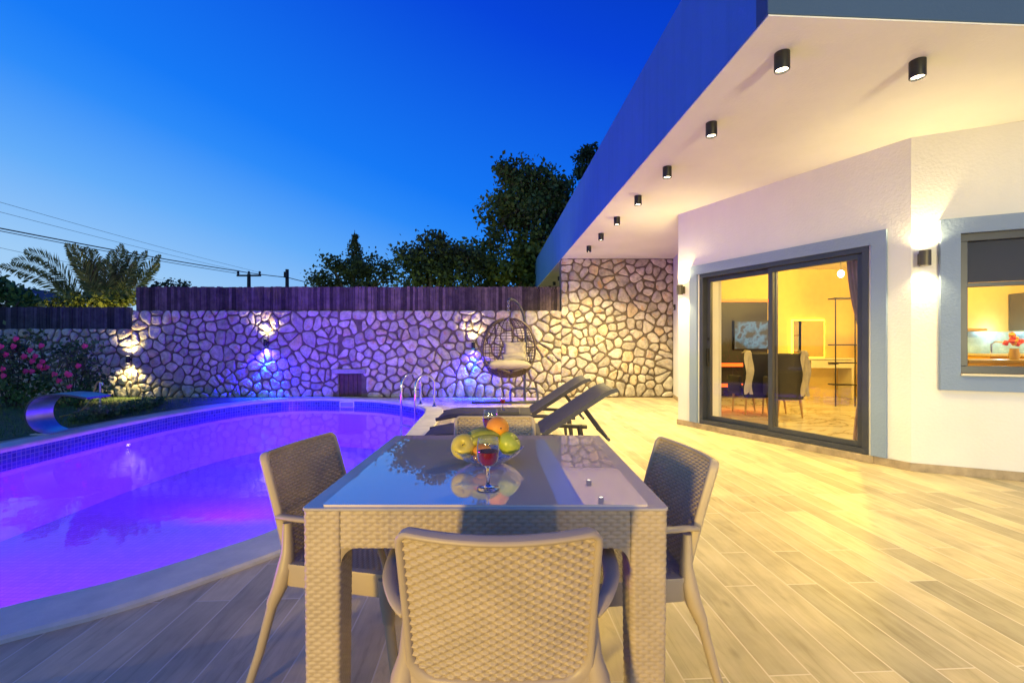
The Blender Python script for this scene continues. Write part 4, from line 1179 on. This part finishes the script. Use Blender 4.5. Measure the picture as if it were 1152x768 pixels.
def orange(label, c, r):
    t = thing('orange', label, 'orange', tuple(Vector(c) - Vector((0, 0, r))))
    mb = MB(); mb.ball(c, (r, r, r * .95), 32, 20, .02, 3); mb.build('peel', Mor, t, smooth='full')
    mb = MB(); mb.ball((c[0] + r * .3, c[1] - r * .92, c[2] + r * .12), .003, 8, 6); mb.build('stem', M['bark'], t)
orange('orange on top of the heap behind the bananas', (BX + .034, BY + .022, GT + .114), .039)
orange('orange low in the bowl half hidden behind the wine glass', (BX - .012, BY - .062, GT + .046), .033)
bn_ = thing('banana_bunch', 'bunch of small green yellow bananas across the middle of the bowl', 'bananas', (BX, BY, GT + .04))
for i in range(5):
    off = (i - 2) * .021
    pts = []
    for k in range(12):
        t_ = k / 11; a_ = -.85 + 1.7 * t_
        pts.append((BX - .002 + .075 * math.sin(a_) - .004 * i, BY - .012 + off * .9 + .03 * t_, GT + .040 + .05 * math.cos(a_) + .006 * (i % 2) - .35 * abs(off) + .01))
    rr = [.005, .010, .014, .0165, .0175, .018, .018, .0175, .0165, .014, .009, .004]
    mb = MB(); mb.tube(pts, rr, 10, .95); mb.build('banana', Mban, bn_, smooth='full')

# ------------------------------------------------------------------ loungers (feet towards the pool)
def lounger(label, x0, yc):
    t = thing('sun_lounger', label, 'sun lounger', (x0 + .9, yc, 0), 'graphite sun loungers beside the pool')
    hz = .335; xh = x0 + 1.08; W2 = .30
    mb = MB()
    arr = np.array([[(x0 + 1.08 * i / 20, yc + s, hz + .02 - (.05 * max(0, 1 - i / 4) ** 2)) for s in (-W2 + .03, W2 - .03)] for i in range(21)])
    mb.grid(arr, flip=True); arr2 = arr.copy(); arr2[..., 2] -= .02; mb.grid(arr2)
    mb.build('seat', M['lounger'], t, smooth=True)
    for s in (-1, 1):
        mb = MB(); mb.tube([(x0 - .01, yc + s * W2, hz - .04), (x0 + .2, yc + s * W2, hz), (xh + .1, yc + s * W2, hz), (xh + .5, yc + s * W2, hz - .02)], .026, 10, .8); mb.build('side_rail', M['lounger'], t, smooth=True)
        for xx in (x0 + .28, xh + .42):
            mb = MB(); mb.tube([(xx, yc + s * W2, hz), (xx + .03, yc + s * (W2 + .01), .18), (xx + .05, yc + s * (W2 + .01), 0)], [.03, .024, .018], 10); mb.build('leg', M['lounger'], t, smooth=True)
    an = math.radians(33); Lb = .78
    mb = MB(); prof_ = []
    for i in range(22):
        k = i / 21; s_ = k * Lb
        bend = .025 * max(0, (k - .82) / .18) ** 2
        px_ = xh + s_ * math.cos(an) + bend * .6; pz_ = hz + .03 + s_ * math.sin(an) - bend * .9
        prof_.append((px_, pz_))
    arr = np.array([[(p[0] + .0 * abs(w_), yc + w_, p[1] - .02 * (1 - (w_ / W2) ** 2)) for w_ in np.linspace(-W2, W2, 9)] for p in prof_])
    mb.grid(arr, flip=True); arr2 = arr + np.array([.022, 0, -.033]); mb.grid(arr2)
    ed = np.concatenate([arr[:, :1], arr2[:, :1]], 1); mb.grid(ed); ed = np.concatenate([arr[:, -1:], arr2[:, -1:]], 1); mb.grid(ed, flip=True)
    ed = np.stack([arr[-1], arr2[-1]], 0); mb.grid(ed, flip=True)
    mb.build('backrest', M['lounger'], t, smooth=True)
    mb = MB()
    for s in (-1, 1): mb.tube([(xh + .40, yc + s * .2, hz + .24), (xh + .60, yc + s * .2, hz - .03)], .014, 8)
    mb.tube([(xh + .60, yc - .28, hz - .03), (xh + .60, yc + .28, hz - .03)], .014, 8)
    mb.build('support', M['lounger'], t, smooth=True)
lounger('graphite sun lounger nearest the table with raised backrest', -.82, 4.32)
lounger('graphite sun lounger nearer the stone wall with raised backrest', -.86, 5.5)

# ------------------------------------------------------------------ pool ladder
ld = thing('pool_ladder', 'pair of arched steel handrails at the far right pool corner', 'ladder', (-1.6, 8.3, 0))
for (dx, dy, wx, wy) in ((-1.42, 8.32, -1.66, 7.80), (-1.74, 8.66, -1.98, 8.14)):
    d = Vector((wx - dx, wy - dy, 0)); pts = [Vector((dx, dy, CZ)), Vector((dx, dy, .42))]
    for k in range(1, 10):
        a_ = PI * k / 10; m_ = (1 - math.cos(a_)) / 2
        pts.append(Vector((dx, dy, .42)) + d * m_ + Vector((0, 0, math.sin(a_) * .20)))
    pts += [Vector((wx, wy, .42)), Vector((wx, wy, -.9))]
    mb = MB(); mb.tube(pts, .021, 12); mb.build('handrail', M['steel'], ld, smooth='full')
    mb = MB(); mb.lathe([(.0, .014), (.035, .012), (.045, 0)], (dx, dy, CZ), 20); mb.build('foot_flange', M['steel'], ld, smooth=True)
for zz in (-.28, -.55, -.8):
    mb = MB(); c0 = Vector(((-1.66 - 1.98) / 2, (7.80 + 8.14) / 2, zz)); mb.box(c0, (.46, .09, .03), math.atan2(.34, -.32)); mb.build('step', M['brushed'], ld, bevel=.006)

# ------------------------------------------------------------------ hanging egg chair
EX, EY = -.07, 9.0
eg = thing('egg_chair', 'brown wicker egg chair hanging from a curved stand by the stone wall', 'hanging chair', (.2, 9.2, 0))
px_, py_ = .26, 9.28
mb = MB()
P = catmull_open([Vector(p) for p in ((px_, py_, .03), (px_, py_, .7), (px_ + .02, py_, 1.3), (px_ - .02, py_ - .05, 1.72), (px_ - .14, py_ - .16, 1.97), (px_ - .29, py_ - .25, 2.06), (EX + .01, EY, 2.02))], 5)
mb.tube(P, .028, 10); mb.build('stand', M['frame'], eg, smooth='full')
mb = MB()
P = catmull_open([Vector(p) for p in ((-.78, 8.88, .03), (-.4, 8.80, .04), (.1, 8.78, .04), (.55, 8.95, .03))], 6); mb.tube(P, .027, 8)
P = catmull_open([Vector(p) for p in ((.0, 8.8, .04), (-.03, 9.2, .06), (.0, 9.5, .22), (.28, 9.52, .24), (.5, 9.5, .22), (.52, 9.2, .06), (.48, 8.92, .04))], 5); mb.tube(P, .025, 8)
mb.tube([(px_, py_, .06), (px_, 9.51, .235)], .025, 8); mb.tube([(px_, py_, .06), (px_, 8.83, .04)], .025, 8)
mb.build('stand_base', M['frame'], eg, smooth=True)
mb = MB()
for k in range(9): 
    a_ = k * PI / 2
    z = 2.0 - k * .045
    mb.tube([(EX + .02 * math.cos(q), EY + (.02 * math.sin(q) if k % 2 else 0), z + (.0 if k % 2 else .022 * math.sin(q))) for q in np.linspace(0, 2 * PI, 9)[:-1]], .005, 5, closed=True)
mb.build('chain', M['steel'], eg)
# basket: teardrop shell open to the front-left
zc, rx, rz_ = 1.09, .54, .585
rot = Matrix.Rotation(.12, 3, 'Z')
def egg(th, ph):
    # th: 0 top .. pi bottom ; ph around, 0 = opening direction (-y)
    w_ = math.sin(th) ** .78 * (1 + .05 * (-math.cos(th)))
    p = Vector((w_ * rx * math.sin(ph), -w_ * rx * .86 * math.cos(ph), math.cos(th) * rz_))
    p = rot @ p
    return Vector((EX + p.x, EY + p.y, zc + p.z))
mb = MB()
def opening(th): return 1.22 * math.sin(th) ** .35 if th < 2.15 else 1.22 * math.sin(2.15) ** .35 * max(0, 1 - (th - 2.15) / .35)
nb = 30
for k in range(nb):
    th = .10 + (PI - .14) * k / (nb - 1)
    op = opening(th) if .2 < th else 0
    phs = np.linspace(op, 2 * PI - op, 40)
    if op > 0.02: mb.tube([egg(th, q) for q in phs], .0075, 5)
    else: mb.tube([egg(th, q) for q in phs[:-1]], .0075, 5, closed=True)
    if th > 2.1:
        th2 = th + .05
        mb.tube([egg(min(th2, PI - .03), q) for q in np.linspace(0, 2 * PI, 40)[:-1]] if th > 2.5 else [egg(th2, q) for q in np.linspace(opening(th2) , 2 * PI - opening(th2), 40)], .010, 5)
for q in np.linspace(1.22, 2 * PI - 1.22, 17):
    pts = [egg(th, q) for th in np.linspace(.06, PI - .04, 26)]
    mb.tube(pts, .008, 5)
for q in np.linspace(-.9, .9, 8):
    pts = [egg(th, q) for th in np.linspace(2.4, PI - .04, 8)]
    mb.tube(pts, .008, 5)
mb.build('basket', M['wicker'], eg, smooth=True)
mb = MB()
ths = np.linspace(.22, 2.5, 34)
lp = [egg(th, opening(th)) for th in ths] + [egg(2.5, q) for q in np.linspace(opening(2.5), -opening(2.5), 6)[1:-1]] + [egg(th, -opening(th)) for th in ths[::-1]]
mb.tube(lp, .020, 8); mb.build('rim', M['wicker'], eg, smooth='full')
def pillow(name, label, c, s, M3, seed=0):
    nu, nv = 22, 22; top = []; bot = []
    for i in range(nu):
        r1 = []; r2 = []
        for j in range(nv):
            a_ = -1 + 2 * i / (nu - 1); b_ = -1 + 2 * j / (nv - 1)
            e = max(0, (1 - a_ ** 4)) ** .5 * max(0, (1 - b_ ** 4)) ** .5
            kx = 1 - .06 * (1 - abs(b_)) * 0; wr = .06 * noise.noise(Vector((a_ * 2.2, b_ * 2.2, seed)))
            for lst, sg in ((r1, 1), (r2, -1)):
                p = M3 @ Vector((a_ * s[0] * (1 - .05 * (1 - b_ * b_)), b_ * s[1] * (1 - .05 * (1 - a_ * a_)), sg * s[2] * e * (1 + wr)))
                lst.append((c[0] + p.x, c[1] + p.y, c[2] + p.z))
        top.append(r1); bot.append(r2)
    mb = MB(); mb.grid(np.array(top)); mb.grid(np.array(bot), flip=True)
    o = mb.build(name, M['cushion'], smooth='full', weld=True); return tag(o, label, 'cushion')
Rz = rot.to_3x3()
pillow('seat_cushion', 'thick beige seat cushion at the bottom of the hanging egg chair', (EX, EY - .03, .755), (.42, .34, .10), Rz)
pillow('back_pillow', 'upper beige pillow leaning in the hanging egg chair', (EX + .13, EY + .16, 1.06), (.23, .16, .07), Rz @ Matrix.Rotation(1.15, 3, 'X'), 3)
pillow('back_pillow', 'lower beige pillow lying on the seat cushion of the egg chair', (EX + .11, EY + .04, .90), (.25, .14, .06), Rz @ Matrix.Rotation(.55, 3, 'X') @ Matrix.Rotation(-.12, 3, 'Y'), 6)

# ------------------------------------------------------------------ water spout (curved steel blade)
SX, SY = -5.86, 5.86
sp = thing('water_spout', 'curved steel waterfall spout leaning over the left pool edge', 'water spout', (SX, SY, CZ))
prof2 = catmull_open([Vector(p) for p in ((SX + .00, 0, .012), (SX - .12, 0, .06), (SX - .20, 0, .16), (SX - .215, 0, .27), (SX - .17, 0, .38), (SX - .07, 0, .455), (SX + .10, 0, .485), (SX + .32, 0, .475), (SX + .54, 0, .44))], 5)
mb = MB(); W2 = .17
for (off, fl_) in ((0, False), (.022, True)):
    arr = []
    for i, p in enumerate(prof2):
        t_ = (prof2[min(i + 1, len(prof2) - 1)] - prof2[max(i - 1, 0)]).normalized(); nn = Vector((t_.z, 0, -t_.x))
        q = p - nn * off
        arr.append([(q.x, SY + w_, q.z + CZ) for w_ in np.linspace(-W2, W2, 5)])
    arr = np.array(arr); mb.grid(arr, flip=fl_)
    if off == 0: A1 = arr
    else: A2_ = arr
mb.build('blade', M['brushed'], sp, smooth='full')
mb = MB()
for s in (0, -1):
    ed = np.stack([A1[:, s], A2_[:, s]], 1); sgn = -.004 if s == 0 else .004; ed[..., 1] += sgn; mb.grid(ed, flip=(s == 0))
mb.grid(np.stack([A1[-1], A2_[-1]], 0))
mb.build('side_edge', simple('spout_edge', (.10, .13, .16), .3, metal=.8, var=.1), sp)
mb = MB(); mb.box((SX - .02, SY, CZ + .006), (.22, .42, .012)); mb.build('base_plate', M['brushed'], sp, bevel=.003)

# ------------------------------------------------------------------ plants
def leaf_cloud(mb, centers, per, spread, size, seed, flat=.6, droop=0):
    r = np.random.default_rng(seed)
    for (c, cs) in centers:
        k = int(per * r.uniform(.7, 1.3))
        P = np.array(c) + r.normal(0, 1, (k, 3)) * spread * cs * np.array([1, 1, .8])
        d = r.normal(0, 1, (k, 3)); d[:, 2] -= droop; d /= np.linalg.norm(d, axis=1, keepdims=True)
        nn = r.normal(0, 1, (k, 3)); s = np.cross(d, nn); s /= np.linalg.norm(s, axis=1, keepdims=True)
        l = size * r.uniform(.6, 1.35, (k, 1)); wd = l * flat * .5
        V = np.stack([P, P + d * l * .5 + s * wd, P + d * l, P + d * l * .5 - s * wd], 1).reshape(-1, 3)
        base = r.uniform(0, .6)
        mb.add(V, np.arange(4 * k).reshape(-1, 4), list(np.clip(base + r.uniform(-.15, .4, k), 0, 1)))

def tree(name, label, x, y, height, blobs, size, per, mat, seed, trunk_r=.16, clumps=9, spread=.28):
    """blobs [(dx,dz,r)] - crown masses relative to the base"""
    r = random.Random(seed)
    t = thing(name, label, 'tree', (x, y, 0), 'trees beyond the fence')
    mb = MB()
    top = max(b[1] for b in blobs)
    mb.tube([(x, y, -.1), (x + .08, y, top * .3), (x - .05, y + .05, top * .6), (x + .02, y, top)], [trunk_r, trunk_r * .8, trunk_r * .55, trunk_r * .2], 8)
    for (dx, dz, rr_) in blobs:
        mb.tube([(x, y, max(.4, dz * .4)), (x + dx * .4, y + r.uniform(-.3, .3), dz * .75), (x + dx, y + r.uniform(-.4, .4), dz)], [trunk_r * .5, trunk_r * .3, trunk_r * .12], 6)
    mb.build('trunk', M['bark'], t, smooth=True)
    mb = MB(); cs = []
    for (dx, dz, rr_) in blobs:
        for k in range(int(clumps * (rr_ / .6) ** 1.7) + 3):
            d = Vector((r.gauss(0, 1), r.gauss(0, 1), r.gauss(0, 1))).normalized() * rr_ * r.uniform(.35, 1.12)
            cs.append(((x + dx + d.x, y + d.y * .9, dz + d.z * .85), r.uniform(.6, 1.15)))
    leaf_cloud(mb, cs, per, spread, size, seed)
    mb.build('crown', mat, t, attr=True)
    return t
def wx(px, Y): return (px - 576) * Y / 512
def wz(py, Y): return H + (388 - py) * Y / 512
def px_tree(name, label, bx, Y, blobs_px, **k):
    x = wx(bx, Y)
    bl = [(wx(a, Y) - x, wz(b, Y), c * Y / 512) for a, b, c in blobs_px]
    return tree(name, label, x, Y, 0, bl, seed=int(bx), **k)
px_tree('broadleaf_tree', 'tall leafy dark green tree beside the roof parapet', 592, 16, [(585, 207, 26), (562, 240, 24), (600, 240, 34), (622, 225, 22), (636, 245, 22), (640, 272, 24), (612, 205, 14), (590, 280, 40), (545, 292, 26), (615, 285, 34), (570, 190, 10), (632, 215, 9), (560, 315, 26), (600, 320, 30)], size=.17, per=60, mat=M['leaf'], clumps=13, spread=.22)
px_tree('broadleaf_tree', 'rounded darker tree left of the tall tree', 485, 15, [(487, 275, 13), (470, 293, 16), (498, 292, 18), (480, 312, 26), (515, 308, 22), (455, 288, 8), (510, 284, 9), (528, 290, 11)], size=.15, per=60, mat=M['leafdark'], clumps=14, spread=.2)
px_tree('broadleaf_tree', 'low broken line of small leafy treetops left of the rounded tree', 398, 17, [(398, 303, 15), (378, 306, 14), (418, 300, 13), (432, 312, 9), (360, 316, 10), (405, 318, 20), (372, 320, 16), (436, 302, 5), (370, 296, 5)], size=.14, per=42, mat=M['leafdark'], clumps=11, spread=.2)
px_tree('broadleaf_tree', 'treetop just showing above the sloping parapet', 668, 20, [(660, 180, 10), (668, 192, 12), (656, 196, 8), (690, 200, 26), (665, 170, 6)], size=.17, per=55, mat=M['leafdark'], clumps=14, spread=.2)
px_tree('broadleaf_tree', 'leafy green shrub top left of the palm behind the dark fence', 8, 13, [(4, 325, 10), (18, 335, 10), (30, 340, 8), (-12, 325, 16)], size=.16, per=50, mat=M['shrub'], clumps=12, spread=.16)
px_tree('broadleaf_tree', 'low bushy yellow green foliage at the foot of the palm', 100, 11.6, [(72, 340, 7), (95, 339, 9), (120, 337, 9), (140, 337, 8), (58, 343, 5)], size=.12, per=45, mat=M['leafpalm'], clumps=16, spread=.12)
px_tree('broadleaf_tree', 'faint tiny treetops just above the fence right of the palm', 195, 24, [(192, 320, 5), (205, 319, 5), (178, 322, 4)], size=.14, per=30, mat=M['leafdark'], clumps=12, spread=.14)
# conifer spire
cy_ = 17.5; cx_ = wx(399, cy_)
cf = thing('conifer_tree', 'slim pointed conifer rising above the small treetops', 'tree', (cx_, cy_, 0), 'trees beyond the fence')
ztop = wz(259, cy_)
mb = MB(); mb.tube([(cx_, cy_, 0), (cx_, cy_, ztop)], [.12, .01], 8); mb.build('trunk', M['bark'], cf)
mb = MB(); cs = []
z = 2.0
while z < ztop - .05:
    R_ = (ztop - z) * .30 + .01
    for k in range(6):
        a_ = random.random() * 2 * PI
        for q in (.3, .65, 1): cs.append(((cx_ + R_ * q * math.cos(a_), cy_ + R_ * q * math.sin(a_), z - .1 * q), .35 + .25 * q))
    z += .16
leaf_cloud(mb, cs, 16, .075, .085, 21); mb.build('crown', M['leafdark'], cf, attr=True)

# palm
PX, PY = wx(118, 12), 12.0
pm = thing('palm_tree', 'palm with tall feathery fronds behind the dark fence', 'palm', (PX, PY, 0))
mb = MB(); mb.tube([(PX, PY, 0), (PX, PY, .8), (PX, PY, 1.9)], [.22, .2, .2], 10); mb.build('trunk', M['bark'], pm)
def frond(ex, ez, seed, lift=.5, ey=0, ll=.30, base=(0, 0)):
    r = random.Random(seed)
    p0 = Vector((PX + base[0], PY, 1.85)); p3 = Vector((ex, PY + ey, ez))
    p1 = p0 + Vector((0, 0, 1)) * lift + (p3 - p0) * .35; 
    mb = MB(); pts = []; K = 90
    for i in range(K + 1):
        t = i / K; pts.append(p0 * (1 - t) ** 2 + p1 * 2 * t * (1 - t) + p3 * t * t)
    mb.tube(pts[::3] + [pts[-1]], [.018 * (1 - .8 * i / 16) for i in range(len(pts[::3]) + 1)], 5, a=.9)
    for i in range(8, K + 1):
        t = i / K; tan = (pts[min(i + 1, K)] - pts[i - 1]).normalized()
        sd = tan.cross(Vector((0, 1, .25))).normalized()
        l = 1.15 * ll * (math.sin(PI * min(1, (t * .92 + .08))) ** .6 + .12)
        for s in (-1, 1):
            for j in range(1):
                d = (sd * s * (1 + r.uniform(-.15, .15)) + tan * (.9 + r.uniform(-.2, .3)) + Vector((0, r.uniform(-.3, .3), r.uniform(-.08, .08)))).normalized()
                b0 = pts[i] - tan * (j * .02); wv = tan * .022
                tip = b0 + d * l * r.uniform(.75, 1.1) + Vector((0, 0, -.03))
                md = b0 + d * l * .5
                mb.add([tuple(b0 - wv * .6), tuple(md - wv), tuple(tip), tuple(md + wv)], [(0, 1, 2, 3)], r.uniform(.0, .8))
    return mb.build('frond', M['leafpalm'], pm, attr=True)
Yp = 12.0
for i, (a_, b_, lift, bx_, ll_) in enumerate(((3, 292, 1.0, 96, .34), (20, 281, .95, 98, .32), (10, 300, .7, 94, .28), (60, 318, .4, 96, .22), (80, 284, .25, 116, .20), (89, 277, .2, 117, .30), (97, 278, .2, 118, .32), (103, 280, .15, 119, .34), (112, 283, .15, 119, .34), (121, 281, .1, 120, .32),
        (130, 279, .12, 121, .30), (138, 275, .12, 122, .28), (142, 280, .15, 122, .26), (153, 279, .12, 124, .22), (169, 284, .2, 128, .24), (182, 297, .25, 130, .22), (160, 296, .2, 126, .22), (105, 296, .1, 118, .3), (128, 294, .1, 121, .3))):
    frond(wx(a_, Yp), wz(b_, Yp), i + 40, lift, random.uniform(-.35, .35), ll_, base=(wx(bx_, Yp) - PX, 0))
lamp('POINT', 'street_light', (-9.9, 11.1, 1.0), 110, (1, .85, .30), .15)
lamp('POINT', 'street_light', (-3.6, 12.2, 1.3), 170, (.85, 1, .35), .15)

# rose bushes
def rose(label, px, Y, ztop, width, seed, nfl):
    x = wx(px, Y); r = random.Random(seed)
    t = thing('rose_bush', label, 'rose bush', (x, Y, 0), 'rose bushes in the bed by the stone wall')
    mb = MB()
    for k in range(9):
        a_ = r.uniform(-1, 1) * width * .5
        mb.tube([(x + a_ * .2, Y, 0), (x + a_ * .7, Y + r.uniform(-.2, .2), ztop * .5), (x + a_, Y + r.uniform(-.3, .3), ztop * r.uniform(.75, 1))], [.014, .010, .005], 5)
    mb.build('stems', M['bark'], t)
    mb = MB(); cs = []
    for k in range(44):
        z = r.random() ** .8 * ztop; w_ = width * .5 * (1 - .45 * (z / ztop) ** 2)
        cs.append(((x + r.uniform(-1, 1) * w_, Y + r.uniform(-.35, .3), z), r.uniform(.6, 1.2)))
    leaf_cloud(mb, cs, 30, .11, .085, seed); mb.build('foliage', M['shrub'], t, attr=True)
    for k in range(nfl):
        z = ztop * r.uniform(.35, 1.02); w_ = width * .55
        c_ = Vector((x + r.uniform(-1, 1) * w_, Y - .38 + r.uniform(-.05, .1), z))
        mb = MB()
        for q in range(9):
            a_ = q * 2.4; rr = .038 * (q / 9) ** .6
            d = Vector((math.cos(a_) * rr, -.02 - .01 * (9 - q) / 9, math.sin(a_) * rr)); mb.ball(c_ + d, (.022 + .01 * r.random(), .012, .022), 7, 5, .5, q)
        mb.build('blossom', M['petal'], t, smooth=True)
rose('rose bush with pink flowers nearest the lit lamp, behind the water spout', 82, 8.6, 1.12, 1.0, 5, 17)
rose('tall dark rose bush with pink flowers cut by the left picture edge', 16, 8.4, 1.3, 1.05, 8, 14)
rose('dark flowering bush at the far left behind the lawn strip', -30, 8.2, 1.5, 1.6, 9, 6)
# low clipped ground cover beside the coping
mb = MB(); cs = []
for k in range(100):
    t_ = random.random(); x = -6.30 - .42 * t_ + random.uniform(-.12, .12); y = 6.7 + 1.95 * t_ + random.uniform(-.14, .14)
    cs.append(((x, y,   .03 + random.random() * .10), random.uniform(.5, .9)))
leaf_cloud(mb, cs, 34, .055, .05, 77); hd = mb.build('ground_cover', M['shrub'], attr=True)
tag(hd, 'low dark green leafy edging plants beside the left pool coping', 'plants', kind='stuff')
# grass blades on the lawn strip
mb = MB(); r = np.random.default_rng(5); k = 9000
P = np.stack([r.uniform(-9.5, -6.12, k), r.uniform(4.2, 9.6, k), np.full(k, .006)], -1)
hgt = r.uniform(.025, .07, k)
dx = r.uniform(-.03, .03, (k, 2)); s = r.uniform(-1, 1, (k, 2)) * .004
V = np.stack([P + np.c_[s, np.zeros(k)], P - np.c_[s, np.zeros(k)], P + np.c_[dx, hgt]], 1).reshape(-1, 3)
mb.add(V, np.arange(3 * k).reshape(-1, 3), list(r.uniform(0, .9, k)))
gb = mb.build('grass', M['shrub'], attr=True); tag(gb, 'short green grass on the strip left of the pool', 'grass', kind='stuff')
# hose and stand pipe
hs = MB(); hs.tube(catmull_open([Vector(p) for p in ((-7.05, 7.1, .03), (-7.0, 7.3, .06), (-7.03, 7.5, .13), (-7.08, 7.68, .29), (-7.12, 7.78, .44), (-7.10, 7.82, .52), (-7.0, 7.80, .48))], 6), .013, 8)
tag(hs.build('garden_hose', simple('yellow_hose', (.45, .33, .06), .5, var=.1), smooth='full'), 'thin yellow garden hose rising beside the water spout', 'hose')
pp = thing('stand_pipe', 'slim white stand pipe with tap behind the water spout', 'pipe', (-7.06, 7.8, 0))
mb = MB(); mb.tube([(-7.06, 7.80, 0), (-7.06, 7.80, .51)], .014, 8); mb.build('riser', simple('pipe_white', (.55, .53, .48), .5, var=.1), pp)
mb = MB(); mb.tube([(-7.06, 7.80, .49), (-7.0, 7.78, .50), (-6.99, 7.775, .46)], .012, 8); mb.build('tap', M['steel'], pp, smooth=True)

# ------------------------------------------------------------------ utility poles, wires, neighbour house
def upole(label, px, pytop, Y, arm):
    x = wx(px, Y); z = wz(pytop, Y)
    t = thing('utility_pole', label, 'utility pole', (x, Y, 0))
    mb = MB(); mb.tube([(x, Y, 0), (x, Y, z)], [.2, .14], 10); mb.build('mast', M['pole'], t, smooth=True)
    if arm:
        mb = MB(); mb.box((x, Y, z - .15), (2.1, .14, .14)); mb.build('crossarm', M['pole'], t)
        for dx in (-.95, 0, .95):
            mb = MB(); mb.lathe([(.0, .32), (.08, .3), (.11, .16), (.06, .12), (.09, 0), (0, 0)], (x + dx, Y, z - .08), 10); mb.build('insulator', M['black'], t, smooth=True)
    else:
        mb = MB(); mb.box((x, Y - .2, z - .5), (.3, .2, .5)); mb.build('junction_box', M['pole'], t)
upole('utility pole with a crossarm and three insulators above the fence', 280, 308, 40, True)
upole('plain slim utility pole right of the one with the crossarm', 323, 303, 40, False)
def cable(label, pts, r_):
    mb = MB(); P = [at(a_, b_, c_) for a_, b_, c_ in pts]
    out = []
    for p, q in zip(P[:-1], P[1:]):
        for i in range(12):
            t = i / 12; out.append(p.lerp(q, t) - Vector((0, 0, .10 * (q - p).length * .06 * math.sin(PI * t))))
    out.append(P[-1]); mb.tube(out, r_, 5)
    return tag(mb.build('power_cable', M['wire']), label, 'cable')
cable('thick black cable running down from the upper left to the crossarm pole', ((-40, 249, 22), (281, 307, 40), (323, 312, 40), (365, 322, 42)), .035)
cable('second black cable just below the thick one', ((-40, 252, 22), (270, 308, 40)), .022)
cable('faint upper thin wire high above the palm', ((-40, 216, 22), (290, 306, 40)), .010)
cable('faint thin wire between the upper wire and the thick cable', ((-40, 228, 22), (280, 307, 40)), .010)
cable('faint low thin wire passing behind the palm fronds', ((-40, 270, 22), (200, 318, 40)), .010)
nh = thing('neighbour_house', 'reddish roof corner with pale chimney at the far left above the fence', 'house', (-19, 16, 0))
xw = wx(-10, 16)
mb = MB(); mb.box((xw - 2.2, 17.5, 1.1), (4.6, 3, 2.2)); mb.build('wall', M['plaster'], nh)
mb = MB(); e0 = at(24, 343, 16); e1 = at(-40, 316, 16)
mb.add([tuple(e0), tuple(e0 + Vector((0, 3, 0))), tuple(e1 + Vector((0, 3, 0))), tuple(e1)], [(0, 1, 2, 3)]); mb.add([tuple(e0 - Vector((0, 0, .12))), tuple(e0), tuple(e1), tuple(e1 - Vector((0, 0, .12)))], [(0, 1, 2, 3)])
mb.build('roof', simple('roof_tile_red', (.30, .12, .09), .8, var=.2), nh)
cpos = at(29, 336, 16); mb = MB(); mb.box((cpos.x, 16.3, cpos.z - .35), (.14, .14, 1.1)); mb.build('chimney', M['plaster'], nh)
